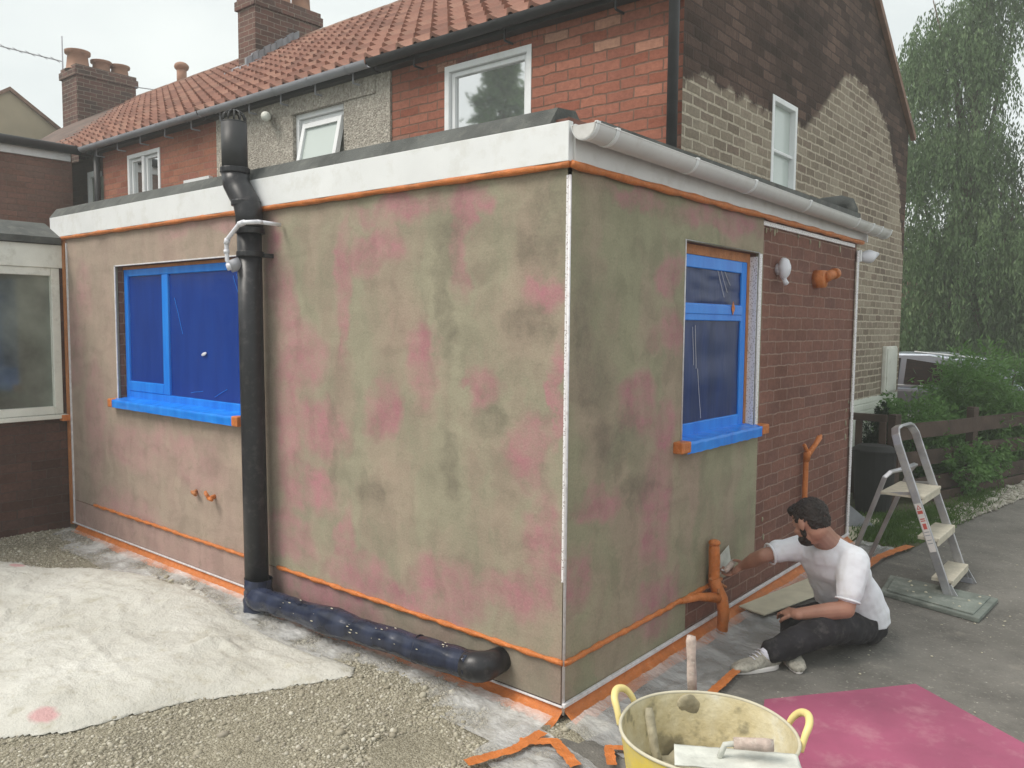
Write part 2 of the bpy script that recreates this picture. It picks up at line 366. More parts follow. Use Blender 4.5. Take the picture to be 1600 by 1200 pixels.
M['glass'] = glass('window glass', (.10, .12, .12), .03); M['glass'].node_tree.nodes['Principled BSDF'].inputs['Metallic'].default_value = .0; M['glass'].node_tree.nodes['Principled BSDF'].inputs['IOR'].default_value = 4.5
M['glass_clear'] = glass('obscured glass', (.50, .56, .53), .2)
M['glass_green'] = plain('porch glass', (.17, .19, .16), .08, .5, 1.6, spec=.8)  # mottled grey-green colour stands in for blurred reflections in the pane
M['interior'] = plain('pale curtain', (.5, .5, .46), .9, .1, 3)
M['orange'] = tape_mat('orange tape', (.66, .20, .045), (.76, .36, .16))
M['orange_dull'] = tape_mat('orange tape in dust', (.52, .20, .07), (.60, .34, .18), .6)
M['blue_tape'] = film_mat('light blue film', (.006, .17, .70), (.02, .27, .85), .25)
M['blue_pane'] = film_mat('blue film over glass', (.004, .034, .23), (.006, .046, .28), .2)
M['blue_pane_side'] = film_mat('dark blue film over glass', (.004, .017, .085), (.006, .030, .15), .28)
M['blue_wrap'] = film_mat('navy film', (.008, .010, .020), (.035, .045, .085), .2)
M['perf'] = perf_mat()
M['bead'] = plain('white bead', (.72, .70, .72), .4, .1, 20, dirt=(.45, .36, .33), dfac=.5)
M['render_front'] = render_mat('scratch coat front', (.305, .280, .205),
    [(-0.59, 2.3, 0.12, 0.1), (-1.07, 2.31, 0.36, 0.07), (-1.49, 1.92, 0.05, 0.45), (-1.88, 1.53, 0.25, 0.2), (-1.7, 1.16, 0.3, 0.16), (-2.1, 2.01, 0.09, 0.41), (-0.21, 1.19, 0.14, 0.15), (-0.06, 1.43, 0.03, 0.33), (-0.33, 0.49, 0.22, 0.12), (-0.7, 0.44, 0.27, 0.17), (-1.32, 0.38, 0.4, 0.1), (-3.92, 0.8, 0.57, 0.19), (-4.92, 1.53, 0.2, 0.47), (-4.05, 0.3, 0.58, 0.13), (-2.88, 2.36, 0.64, 0.04), (-1.49, 0.49, 0.07, 0.29), (-1.17, 1.29, 0.13, 0.14), (-0.13, 1.89, 0.12, 0.06), (-1.83, 0.8, 0.3, 0.16), (-0.5, 1.46, 0.1, 0.1), (-3.35, 0.9, 0.42, 0.09), (-2.02, 0.46, 0.25, 0.16), (-0.88, 1.56, 0.1, 0.2), (-2.0, 1.3, .12, .9), (-4.55, 1.0, .2, .5), (-3.0, .75, .35, .2), (-1.0, .3, .5, .08), (-.12, .75, .1, .35), (-1.25, 2.1, .25, .12), (-4.7, 2.0, .15, .25), (-.62, 2.15, .05, .3)],
    [(-0.69, 2.1, 0.07, 0.15), (-0.73, 1.78, 0.045, 0.28), (-0.15, 2.06, 0.15, 0.08), (-0.21, 1.75, 0.12, 0.1), (-0.43, 1.31, 0.09, 0.08), (-1.27, 0.84, 0.14, 0.09), (-0.1, 2.24, 0.1, 0.11), (-4.76, 2.15, 0.05, 0.03), (-1.59, 1.22, 0.04, 0.09), (-0.7, 1.07, 0.06, 0.16), (-1.59, 0.97, 0.03, 0.14), (-2.85, .76, .2, .08)], 0, .55)
M['render_side'] = render_mat('scratch coat side', (.29, .275, .185),
    [(0.88, 1.99, 0.14, 0.1), (0.87, 1.7, 0.17, 0.12), (0.86, 1.24, 0.19, 0.12), (0.78, 0.8, 0.17, 0.4), (1.46, 2.32, 0.63, 0.07), (0.6, 1.39, 0.2, 0.15), (0.28, 0.94, 0.2, 0.07), (0.08, 0.63, 0.12, 0.15), (0.83, 0.32, 0.25, 0.15), (0.56, 2.33, 0.31, 0.05)],
    [(0.21, 1.47, 0.18, 0.12), (0.38, 1.2, 0.25, 0.13), (0.11, 1.7, 0.1, 0.28), (0.62, 0.95, 0.15, 0.08)], .06)
M['render_plinth'] = render_mat('scratch coat plinth', (.25, .22, .17), [(-3.5, .15, 1.2, .2), (-1.7, .15, .6, .2), (-4.6, .15, .6, .2)], [(-2.0, .1, .3, .05)], 0, .8)
M['aluminium'] = plain('aluminium', (.50, .50, .53), .32, .15, 9, .1, 30, metal=.75, dirt=(.6, .58, .52), dfac=.5)
M['tread'] = plain('dusty tread', (.58, .53, .43), .8, .12, 14, .3, 60)
M['wood_dark'] = plain('dark stained timber', (.075, .048, .036), .8, .3, 5, .5, 40)
M['skin'] = plain('skin', (.40, .205, .145), .55, .1, 10)
M['hair'] = plain('dark hair', (.022, .014, .012), .6, .4, 30, 1.0, 90)
M['tshirt'] = plain('white cotton', (.80, .81, .86), .9, .03, 5, .4, 14, dirt=(.55, .53, .48), dfac=.3)
M['trouser'] = plain('black work trousers', (.022, .020, .024), .9, .3, 8, .5, 18, dirt=(.13, .12, .11), dfac=.35)
M['shoe'] = plain('plaster covered trainer', (.40, .375, .32), .8, .25, 30, .5, 60, dirt=(.16, .14, .12), dfac=.7)
M['sock'] = plain('white sock', (.72, .72, .80), .9, .05, 20)
M['tub'] = plain('yellow flexible plastic', (.78, .60, .11), .45, .08, 4, .15, 20, dirt=(.50, .45, .30), dfac=.45)
M['handle_y'] = plain('yellow plastic handle', (.80, .66, .28), .4, .06, 8)
def tub_in():
    t = NT('tub inside with mortar'); v = t.tc.outputs['Object']
    c = t.ramp(t.noise(v, 4.5, 5, .55), [(.36, (.21, .18, .11)), (.42, (.33, .29, .18)), (.46, (.58, .50, .30)), (.56, (.66, .60, .42)), (.62, (.70, .67, .55))])
    t.col(c); t.b.inputs['Roughness'].default_value = .7; t.bump(t.noise(v, 14, 5), .6, .02); return t.m
M['tub_in'] = tub_in()
M['mortar'] = plain('wet mortar', (.36, .32, .22), .6, .25, 14, 1.0, 30)
M['plaster_tool'] = plain('plaster caked handle', (.50, .40, .35), .75, .2, 25, .8, 50, dirt=(.62, .57, .50), dfac=.7)
M['plaster_blade'] = plain('plaster caked steel', (.60, .61, .56), .6, .15, 14, .8, 30)
M['steel'] = plain('steel', (.45, .45, .45), .35, .2, 20, metal=.8)
M['board'] = plain('dusty board', (.56, .52, .40), .7, .1, 8, .3, 30)
M['pink_board'] = plain('magenta sheet', (.33, .080, .150), .6, .16, 2.2, .25, 25, dirt=(.45, .22, .26), dfac=.5)
M['cover'] = plain('grey green cover', (.20, .225, .20), .65, .25, 7, .5, 25, dirt=(.36, .37, .33), dfac=.6)
M['sheet'] = sheet_mat('clear polythene', (.70, .70, .70), .18, .72, 3.5)
M['sheet_thick'] = sheet_mat('clouded polythene', (.66, .66, .66), .22, .58, 3.5)
M['conduit'] = plain('white pipe', (.74, .74, .80), .35, .05, 6)
M['dust'] = None
def dustm():
    t = NT('cotton dust sheet'); v = t.tc.outputs['Object']
    c = t.ramp(t.noise(v, 1.6, 6, .6), [(.3, (.50, .485, .43)), (.7, (.68, .67, .62))])
    c = t.mix(t.ramp(t.noise(v, 9, 5, .7), [(.54, (0,)*3), (.70, (.55,)*3)]), c, (.40, .365, .27))
    for cx, cy, r_ in ((1.22, -.47, .17), (-1.25, .28, .14)):
        m = t.n('Mapping'); m.inputs['Location'].default_value = (-cx/r_, -cy/(r_*.7), 0); m.inputs['Scale'].default_value = (1/r_, 1/(r_*.7), 0)
        t.l(v, m.inputs[0]); ln = t.n('VectorMath', operation='LENGTH'); t.l(m.outputs[0], ln.inputs[0])
        c = t.mix(t.ramp(t.math('ADD', ln.outputs['Value'], t.math('MULTIPLY', t.noise(v, 9, 5), .9)), [(.75, (.6,)*3), (1.3, (0,)*3)]), c, (.60, .22, .25))
    t.col(c); t.b.inputs['Roughness'].default_value = .95; t.bump(t.noise(v, 26, 7, .7), .8, .02); return t.m
def asphaltm():
    t = NT('old asphalt'); v = t.tc.outputs['Object']
    c = t.ramp(t.noise(v, .9, 6, .6), [(.3, (.115, .108, .095)), (.7, (.195, .183, .165))])
    c = t.mix(1.0, c, t.ramp(t.noise(v, 2.7, 7, .7), [(.35, (.72,)*3), (.5, (1.0,)*3), (.66, (1.18,)*3)]), 'MULTIPLY'); cv = t.n('TexVoronoi', Scale=1.1, feature='DISTANCE_TO_EDGE'); t.l(v, cv.inputs['Vector'])
    vo = t.n('TexVoronoi', Scale=95.0); t.l(v, vo.inputs['Vector'])
    c = t.mix(t.ramp(t.noise(v, 5, 5, .7), [(.58, (0,)*3), (.68, (.45,)*3)]), c, (.27, .25, .215))
    c = t.mix(t.ramp(vo.outputs['Color'], [(.80, (0,)*3), (.95, (.5,)*3)]), c, (.34, .32, .28))
    sp = t.ramp(t.noise(v, 30, 3, .6), [(.68, (0,)*3), (.72, (.8,)*3)]); c = t.mix(sp, c, (.5, .48, .42))
    t.col(c); t.b.inputs['Roughness'].default_value = .9; t.bump(vo.outputs['Distance'], .5, .006); return t.m
M['asphalt'] = asphaltm()
M['road'] = plain('road asphalt', (.10, .10, .10), .9, .15, 2, .3, 80)
M['earth'] = plain('gravelly earth', (.22, .20, .145), .95, .2, 4, .8, 60, dirt=(.30, .28, .21), dfac=.6)
def gritm():
    t = NT('packed grit'); v = t.tc.outputs['Object']; vo = t.n('TexVoronoi', Scale=120.0); t.l(v, vo.inputs['Vector'])
    c = t.ramp(vo.outputs['Color'], [(0, (.17, .15, .105)), (.5, (.27, .245, .18)), (1, (.40, .37, .29))]); c = t.mix(1.0, c, t.ramp(t.noise(v, 3, 5), [(.3, (.75,)*3), (.7, (1.1,)*3)]), 'MULTIPLY')
    t.col(c); t.b.inputs['Roughness'].default_value = .95; t.bump(t.math('SUBTRACT', 1.0, vo.outputs['Distance']), .9, .008); return t.m
M['earth'] = gritm()
M['lawn'] = plain('grass ground', (.05, .085, .025), .95, .3, 2, .8, 60)
def stones(name, cols):
    t = NT(name); a = t.n('Attribute', attribute_name='rnd'); t.l
    c = t.ramp(a.outputs['Fac'], [(i/(len(cols)-1), c_) for i, c_ in enumerate(cols)]); t.col(c); t.b.inputs['Roughness'].default_value = .9; return t.m
M['gravel'] = stones('yard gravel', [(.24, .215, .16), (.36, .33, .25), (.29, .26, .20), (.46, .43, .34), (.26, .23, .18), (.56, .53, .45)])
M['gravel_w'] = stones('pale gravel', [(.20, .19, .15), (.34, .32, .27), (.42, .40, .35), (.22, .20, .17)])
M['bark'] = plain('bark', (.09, .07, .05), .95, .3, 5, 1, 20)
M['leaf_willow'] = leaf_mat('willow leaf', (.055, .10, .040), (.11, .18, .075), (.22, .30, .15), .9)
M['leaf_bush'] = leaf_mat('bush leaf', (.07, .15, .035), (.12, .24, .065), (.22, .36, .13), 2.5)
M['leaf_dark'] = leaf_mat('dark leaf', (.012, .026, .012), (.022, .045, .020), (.04, .07, .03), .9)
M['leaf_grass'] = leaf_mat('grass blade', (.06, .12, .025), (.10, .18, .04), (.17, .26, .07), 3)
M['leaf_white'] = leaf_mat('small white flower', (.5, .5, .42), (.6, .6, .5), (.7, .7, .6), 3)
M['car_paint'] = plain('silver paint', (.42, .46, .52), .25, .05, 2, metal=.5)
M['car_glass'] = glass('car glass', (.015, .02, .02), .03)
M['rubber'] = plain('tyre rubber', (.02, .02, .02), .8, .1, 9)
M['red_lamp'] = plain('red lamp lens', (.55, .03, .02), .25, .05, 9)
M['sticker'] = plain('white sticker', (.70, .66, .64), .5, .04, 9)
M['sticker_red'] = plain('red sticker print', (.55, .10, .08), .5, .04, 9)
M['moss'] = plain('weed soil', (.10, .10, .05), .95, .3, 8, .8, 50)

# ---------------------------------------------------------------- GROUND
def flat(name, poly, z, m, label=None, cat=None, kind='structure', thick=0):
    o = MB(); vs = [(x, y, z) for x, y in poly]; 
    if thick: o.prism([(x, y, z-thick) for x, y in poly], (0, 0, thick))
    else: o.add(vs, [tuple(range(len(vs)))])
    ob = o.build(name, m, None, recalc=bool(thick))
    if not thick and ob.data.polygons[0].normal.z < 0: ob.data.flip_normals()
    return tag(ob, label, cat, kind=kind)
flat('ground', [(-39, -29), (14, -29), (14, 39), (-39, 39)], -.03, M['lawn'], 'grassy ground stretching under and beyond the houses', 'ground')
flat('yard', [(-9, -6), (.9, -6), (.12, -.2), (.02, .3), (-9, .3)], -.004, M['earth'], 'gravelly yard ground on the left below the long wall', 'ground')
flat('driveway', [(.9, -6), (9, -6), (9, 9.3), (1.35, 9.3), (1.12, 8.6), (.81, 7.0), (.51, 4.97), (.42, 3.95), (-.2, 3.8), (-.2, -.2), (.12, -.2)], 0.0, M['asphalt'], 'worn grey asphalt driveway beside the extension', 'driveway')
flat('road', [(-38, 9.2), (13.5, 9.2), (13.5, 13.2), (-38, 13.2)], -.008, M['road'], 'grey road behind the hedge where the car stands', 'road')
flat('verge', [(-.64, 3.9), (.44, 3.9), (.53, 4.97), (.83, 7.0), (1.14, 8.6), (.8, 9.1), (-.64, 9.1)], .004, M['moss'], 'weedy soil verge along the foot of the fence', 'verge')
flat('concrete_slab', [(-.62, 3.9), (.02, 3.9), (.0, 4.9), (-.62, 4.9)], .012, M['board'], 'pale concrete path stub behind the extension', 'path')

def rocks(name, n, region, size, m, seed, zf=lambda x, y: 0, squash=.6, label='', cat=''):
    r = np.random.default_rng(seed)
    ph = (1+5**.5)/2
    ico = np.array([(-1, ph, 0), (1, ph, 0), (-1, -ph, 0), (1, -ph, 0), (0, -1, ph), (0, 1, ph), (0, -1, -ph), (0, 1, -ph), (ph, 0, -1), (ph, 0, 1), (-ph, 0, -1), (-ph, 0, 1)])/1.9
    fc = np.array([(0, 11, 5), (0, 5, 1), (0, 1, 7), (0, 7, 10), (0, 10, 11), (1, 5, 9), (5, 11, 4), (11, 10, 2), (10, 7, 6), (7, 1, 8), (3, 9, 4), (3, 4, 2), (3, 2, 6), (3, 6, 8), (3, 8, 9), (4, 9, 5), (2, 4, 11), (6, 2, 10), (8, 6, 7), (9, 8, 1)])
    P = region(r, n); n = len(P)
    s = size*np.exp(r.normal(0, .42, (n, 1)))*np.array([1, .8, squash])*r.uniform(.8, 1.2, (n, 3))
    a = r.uniform(0, 6.28, n); ca, sa = np.cos(a), np.sin(a)
    V = ico[None]*s[:, None, :]*r.uniform(.8, 1.2, (n, 12, 1)); x = V[:, :, 0]*ca[:, None]-V[:, :, 1]*sa[:, None]; y = V[:, :, 0]*sa[:, None]+V[:, :, 1]*ca[:, None]
    tilt = r.normal(0, .35, (n, 1)); z = V[:, :, 2]+tilt*V[:, :, 0]*.6
    W = np.stack([x+P[:, 0:1], y+P[:, 1:2], z+zf(P[:, 0], P[:, 1])[:, None]+s[:, 2:3]*.35], -1)
    Fc = (fc[None]+12*np.arange(n)[:, None, None]).reshape(-1, 3)
    o = mk(name, W.reshape(-1, 3), Fc, m, None, loc=(float(P[:, 0].mean()), float(P[:, 1].mean()), 0))
    at = o.data.attributes.new('rnd', 'FLOAT', 'POINT'); at.data.foreach_set('value', np.repeat(r.uniform(0, 1, n), 12).astype(np.float32))
    return tag(o, label, cat, kind='stuff')
def pit(x, y):
    return -.05*np.exp(-(((x+.34)/.13)**2+((y+.60)/.16)**2))+.018*np.sin(x*3.1+1)*np.sin(y*4.3)
def reg_yard(r, n):
    x = .35-6.2*r.uniform(0, 1, n)**1.5; y = r.uniform(-2.3, .0, n)
    keep = (y < -.02) & (x < .15-.25*(y+.4)) & ((x-(-.34))**2+(y+.60)**2 > .006)
    return np.stack([x[keep], y[keep]], 1)
yo = MB(); yo.grid(lambda u, v: (-6+6.3*u, -2.4+2.5*v, float(pit(-6+6.3*u, -2.4+2.5*v))+.008-(.03 if u > .985 else 0)), 90, 40)
tag(yo.build('gravel_bed', M['earth'], smooth=True, recalc=False), 'uneven bed of compacted grit under the loose yard gravel', 'gravel bed', kind='structure')
rocks('gravel', 120000, reg_yard, .0052, M['gravel'], 3, lambda x, y: pit(x, y)+.006, label='loose beige gravel covering the yard in the left foreground', cat='gravel')
def reg_verge(r, n):
    t = r.uniform(0, 1, n); a = np.stack([.44+.70*t, 4.4+4.2*t], 1); wd = r.uniform(-.30, -.02, n)
    return np.stack([a[:, 0]+wd, a[:, 1]+r.uniform(-.1, .1, n)], 1)
rocks('verge_gravel', 5200, reg_verge, .013, M['gravel_w'], 4, lambda x, y: 0*x+.01, label='pale gravel strip between the driveway edge and the fence', cat='gravel')

def leaves(name, P, D, ln, wd, m, parent=None, seed=0, loc=None):
    """P positions, D unit direction of each leaf; pointed quads"""
    r = np.random.default_rng(seed); n = len(P)
    s = np.cross(D, r.normal(0, 1, (n, 3))); s /= np.linalg.norm(s, axis=1, keepdims=True)+1e-9
    l = (ln*r.uniform(.6, 1.3, n))[:, None]; w_ = (wd*r.uniform(.6, 1.3, n))[:, None]
    V = np.stack([P, P+D*l*.45+s*w_, P+D*l, P+D*l*.45-s*w_], 1).reshape(-1, 3)
    return mk(name, V, np.arange(4*n).reshape(n, 4), m, parent, loc=loc)
def unit(a): return a/(np.linalg.norm(a, axis=1, keepdims=True)+1e-9)
def reg_grass(r, n):
    pts = []
    for cx, cy, sx, sy, k in ((.22, 4.35, .2, .3, .35), (.35, 5.2, .16, .5, .35), (.1, 5.0, .3, .3, .12), (.5, 6.4, .15, .8, .18)):
        kk = int(n*k); pts.append(np.stack([r.normal(cx, sx*.6, kk), r.normal(cy, sy*.6, kk)], 1))
    p_ = np.concatenate(pts); lim = .40+(p_[:, 1]-3.9)*.135
    return p_[(p_[:, 0] < lim+.03) & (p_[:, 1] > 3.92)]
gp = reg_grass(rng, 11000); gp = np.concatenate([gp, np.full((len(gp), 1), .005)], 1)
tag(leaves('grass_tufts', gp, unit(np.concatenate([rng.normal(0, .55, (len(gp), 2)), np.ones((len(gp), 1))], 1)), .055, .004, M['leaf_grass'], seed=2, loc=(.3, 5, 0)), 'short grass and weeds on the verge behind the stepladder', 'grass', kind='stuff')

# ---------------------------------------------------------------- wall with openings
def wall(mb, plane, c, u0, u1, v0, v1, holes, reveal=0, sign=-1):
    """quads of a wall in plane x=c or y=c (u is the other axis) with rectangular holes; reveal depth goes inwards"""
    us = sorted({u0, u1, *[h[0] for h in holes], *[h[1] for h in holes]}); vs_ = sorted({v0, v1, *[h[2] for h in holes], *[h[3] for h in holes]})
    def P(u, v, d=0): return (u, c-sign*d, v) if plane == 'y' else (c-sign*d, u, v)
    for i in range(len(us)-1):
        for j in range(len(vs_)-1):
            cu, cv = (us[i]+us[i+1])/2, (vs_[j]+vs_[j+1])/2
            if any(h[0] < cu < h[1] and h[2] < cv < h[3] for h in holes): continue
            if not (u0 < cu < u1 and v0 < cv < v1): continue
            q = [P(us[i], vs_[j]), P(us[i+1], vs_[j]), P(us[i+1], vs_[j+1]), P(us[i], vs_[j+1])]
            mb.add(q, [(0, 1, 2, 3)])
    if reveal:
        for a, b, d, e in holes:
            for (p, q) in (((a, d), (b, d)), ((b, d), (b, e)), ((b, e), (a, e)), ((a, e), (a, d))):
                mb.add([P(*p), P(*q), P(*q, reveal), P(*p, reveal)], [(0, 1, 2, 3)])
    return mb
def roofslab(mb, x0, x1, ya, za, yb, zb): pass

# ---------------------------------------------------------------- REAR EXTENSION
ext = thing('rear_extension', (-2.5, 1.5, 0), 'single storey flat roofed extension with patchy pink and grey scratch coat', 'extension')
XL, YR, H = -5.03, 3.89, 2.40
FW = (-4.15, -2.50, 1.14, 2.14); SW = (1.03, 1.965, 1.115, 2.175)
b = MB(); wall(b, 'x', -.015, .0, YR, 0, 2.6, [SW], .10, 1); wall(b, 'y', .015, XL, -.015, 0, 2.6, [FW], .10, -1)
b.add([(-.015, YR, 0), (-.64, YR, 0), (-.64, YR, 2.6), (-.015, YR, 2.6)], [(0, 1, 2, 3)])
b.add([(XL, .015, 0), (XL, 2.15, 0), (XL, 2.15, 2.6), (XL, .015, 2.6)], [(0, 1, 2, 3)])
b.build('brick_wall', M['brown_brick'], ext, recalc=False)
# render coats, 15 mm thick, proud of the brick
def coat(name, plane, c, u0, u1, v0, v1, holes, m, sign, parent, edge=.012):
    mb = MB(); wall(mb, plane, c, u0, u1, v0, v1, holes, .02, sign)
    def P(u, v, d=0): return (u, c-sign*d, v) if plane == 'y' else (c-sign*d, u, v)
    for (p, q) in (((u0, v0), (u1, v0)), ((u1, v0), (u1, v1)), ((u0, v1), (u0, v0))):
        mb.add([P(*p), P(*q), P(*q, edge), P(*p, edge)], [(0, 1, 2, 3)])
    return mb.build(name, m, parent, recalc=False)
coat('render_coat', 'y', 0, XL, 0, .262, H, [FW], M['render_front'], -1, ext)
coat('render_coat', 'x', 0, 0, 2.03, .262, H, [SW], M['render_side'], 1, ext)
coat('plinth_coat', 'y', .004, XL, -.004, .07, .255, [], M['render_plinth'], -1, ext, .008)
coat('plinth_coat', 'x', -.004, .004, 1.13, .07, .255, [], M['render_side'], 1, ext, .008)
def wavy(p, q, n, amp, seed, drop=0):
    p, q = Vector(p), Vector(q); o = []
    for i in range(n+1):
        t = i/n; v = p.lerp(q, t); j = mnoise.noise_vector(Vector((t*n*.35, seed, 0)))*amp; o.append(v+j-Vector((0, 0, drop*math.sin(math.pi*t))))
    return o
# orange taped bell bead all round, above the plinth
b = MB(); b.tube(wavy((-4.62, -.005, .27), (-2.36, -.005, .268), 60, .003, 1), [.011+.003*math.sin(i*1.7) for i in range(61)], 8)
b.tube(wavy((-2.12, -.005, .266), (0, -.005, .262), 60, .003, 2), [.012+.003*math.sin(i*1.3) for i in range(61)], 8)
b.tube(wavy((.005, -.004, .262), (.005, 1.55, .266), 45, .003, 3), [.013+.003*math.sin(i*1.9) for i in range(46)], 8)
b.v = [tuple(Vector(v)+mnoise.noise_vector(Vector(v)*45)*.0045) for v in b.v]; b.build('bell_bead', M['orange'], ext, smooth=True)
# lower white bead and orange skirt tape
b = MB(); b.box(XL, -.012, .062, -2.36, .0, .072); b.box(-1.9, -.012, .062, 0, .0, .069); b.box(.0, -.012, .066, .016, YR, .084)
b.build('base_bead', M['bead'], ext, bevel=.002)
b = MB(); sk = []
def skirt(x0, y0, x1, y1, nx, ny, seed, z1=.062, z0=.004, flare=.085):
    def fn(u, v):
        x, y = x0+(x1-x0)*u, y0+(y1-y0)*u; k = mnoise.noise(Vector((u*30, v*3, seed)))*.006
        z = z1+(z0-z1)*v+(.004*mnoise.noise(Vector((u*22, seed, 1)))-.003 if v > .01 else 0)
        f_ = .004+flare*v*v+k*(v > 0)+(.012*mnoise.noise(Vector((u*26, 7, seed))) if v > .8 else 0)
        return (x+nx*f_, y+ny*f_, z)
    b.grid(fn, 120, 6)
skirt(XL+.1, 0, 0, 0, 0, -1, 1); skirt(0, 0, 0, YR, 1, 0, 2)
b.build('skirt_tape', M['orange'], ext, smooth=True, recalc=False)
# vertical tape strip at the left end and white end beads
MB().box(XL-.035, -.012, .05, XL+.012, .0, 2.40).build('edge_tape', M['orange_dull'], ext)
b = MB(); b.box(XL+.03, -.010, .06, XL+.045, .0, 2.36); b.build('edge_bead', M['bead'], ext)
# corner bead
b = MB(); b.tube([(-.0, -.0, .03), (-.0, 0, 2.36)], .0065, 8); b.build('corner_bead', M['bead'], ext, smooth=True)
b = MB(); b.box(-.017, -.0035, .62, -.007, -.001, 2.36); b.build('corner_mesh', M['perf'], ext)
b = MB(); b.box(.0, YR-.035, .06, .006, YR-.004, 2.33); b.tube([(.004, YR, .05), (.004, YR, 2.34)], .006, 8)
b.box(-.012, 2.02, 2.352, .004, YR-.1, 2.378); b.build('stop_bead', M['perf'], ext)
# mortar dabs holding the beads
for i in range(16):
    b = MB()
    y = random.choice([2.05+random.random()*1.8, YR-.05-random.random()*.08]); z = 2.345-random.random()*.03 if y < YR-.14 else random.uniform(.3, 2.3)
    if random.random() < .35: y, z = random.uniform(2.0, 2.2), random.uniform(.3, 1.0)
    s_ = random.uniform(.01, .028); b.ell((-.012, y, z), (.006, 0, 0), (0, s_*.6, 0), (0, 0, s_*1.3), 8, 5)
    b.build('mortar_dab', M['mortar'], ext, smooth=True)
# fascia boards
b = MB(); b.box(XL-.2, -.032, 2.412, .012, .0, 2.575); b.build('fascia', M['white'], ext, bevel=.002)
b = MB(); b.box(.002, -.0, 2.412, .024, YR+.03, 2.565); b.build('fascia', M['gutter'], ext, bevel=.002)
b = MB(); b.box(-.01, YR+.03, 2.40, .055, YR+.05, 2.49); b.box(-.25, YR, 2.412, -.01, YR+.02, 2.58); b.build('fascia_end', M['white'], ext, bevel=.002)
b = MB()
b.tube(wavy((XL-.16, -.018, 2.402), (.01, -.018, 2.402), 80, .0025, 5), [.016+.0025*math.sin(i*1.1) for i in range(81)], 8)
b.tube(wavy((.022, -.018, 2.398), (.02, YR+.03, 2.398), 80, .003, 6), [.017+.003*math.sin(i*.9) for i in range(81)], 8)
b.v = [tuple(Vector(v)+mnoise.noise_vector(Vector(v)*38)*.004) for v in b.v]; b.build('fascia_tape', M['orange'], ext, smooth=True)
# roof: felt kerb along the long side, flat deck behind
b = MB(); b.prism([(XL-.22, -.028, 2.577), (XL-.22, .03, 2.655), (XL-.22, .16, 2.665), (XL-.22, .22, 2.60), (XL-.22, .22, 2.577)], (-XL+.13, 0, 0)); b.build('roof_kerb', M['felt'], ext)
b = MB(); b.box(XL-.2, .23, 2.585, -.0, 2.148, 2.625); b.box(-.636, 2.148, 2.585, 0, YR+.02, 2.625); b.build('roof', M['felt'], ext)
# gutter
b = MB(); gy0, gy1, gx, gz, gr = -.035, 4.25, .088, 2.548, .058
def gfn(r_):
    def fn(u, v): a = math.pi*(1+u); return (gx+r_*math.cos(a), gy0+(gy1-gy0)*v, gz-.035*v+r_*math.sin(a)*1.05)
    return fn
b.grid(gfn(gr), 14, 30); b.grid(gfn(gr-.004), 14, 30)
for s_ in (-1, 1): b.box(gx+s_*gr-.004, gy0, gz-.002, gx+s_*gr+.004, gy1, gz+.003) if False else b.tube([(gx+s_*(gr-.002), gy0, gz), (gx+s_*(gr-.002), gy1, gz-.035)], .004, 8)
gut = b.build('gutter', M['gutter'], ext, smooth=True, recalc=False)
b = MB(); b.grid(lambda u, v: (gx+gr*(2*u-1), gy0+.001, gz-v*gr*1.05*math.sqrt(max(0, 1-(2*u-1)**2))), 16, 4)
b.build('stop_end', M['gutter'], gut, recalc=False)
for yy in (-.02, .13, .85, 1.55, 2.40, 3.40, 3.75, 3.98, 4.23):
    b = MB(); zz_ = gz-.035*(yy-gy0)/(gy1-gy0)
    b.grid(lambda u, v: (gx+(gr+.005)*math.cos(math.pi*(1+u)), yy-.012+.024*v, zz_+(gr+.005)*math.sin(math.pi*(1+u))*1.05+.002), 14, 1)
    b.grid(lambda u, v: (gx+(gr-.001+.006*v)*math.cos(math.pi*(1+u)), yy-.012, zz_+(gr-.001+.006*v)*math.sin(math.pi*(1+u))*1.05+.002), 14, 1)
    b.box(gx+gr-.006, yy-.012, zz_-.004, gx+gr+.008, yy+.012, zz_+.006)
    b.build('gutter_clip', M['white'], gut, smooth=False, recalc=False)
# ---- windows of the extension
def frame_ring(mb, plane, c0, c1, u0, u1, v0, v1, t):
    def B(a, b_, d, e): mb.box(a, c0, d, b_, c1, e) if plane == 'y' else mb.box(c0, a, d, c1, b_, e)
    B(u0, u0+t, v0, v1); B(u1-t, u1, v0, v1); B(u0+t, u1-t, v0, v0+t); B(u0+t, u1-t, v1-t, v1)
# front window
u0, u1, v0, v1 = FW
b = MB(); frame_ring(b, 'y', .05, .095, u0+.02, u1, v0+.02, v1-.02, .055); b.box(-3.56, .048, v0+.075, -3.475, .095, v1-.075)
b.box(u0+.075, .046, v0+.075, -3.56, .09, v0+.15)
wf = b.build('window', M['blue_tape'], ext, bevel=.006)
tag(wf, 'wide window masked with light blue tape and blue film, left casement narrow')
b = MB(); b.grid(lambda u, v: (u0+.075+(1.58-.66+.0)*0+(-3.56-u0-.075)*u, .066+.004*mnoise.noise(Vector((u*6, v*4, 1))), v0+.15+(v1-.075-v0-.15)*v), 16, 16); b.build('pane', M['blue_pane'], wf, smooth=True, recalc=False)
b = MB(); b.grid(lambda u, v: (-3.475+(u1-.055+3.475)*u, .064+.006*mnoise.noise(Vector((u*5, v*3, 4))), v0+.075+(v1-.15-v0)*v), 24, 16); b.build('pane', M['blue_pane'], wf, smooth=True, recalc=False)
b = MB(); b.grid(lambda u, v: (u0-.02+(u1-u0+.02)*u, .05-.105*min(1, v*1.5)-.004*mnoise.noise(Vector((u*26, v*5, 2))), v0+.026-.02*min(1, v*1.5)-.055*max(0, v*3-2)+.004*mnoise.noise(Vector((u*20, v*4, 9)))), 60, 12)
b.build('sill', M['blue_tape'], wf, smooth=True, recalc=False)
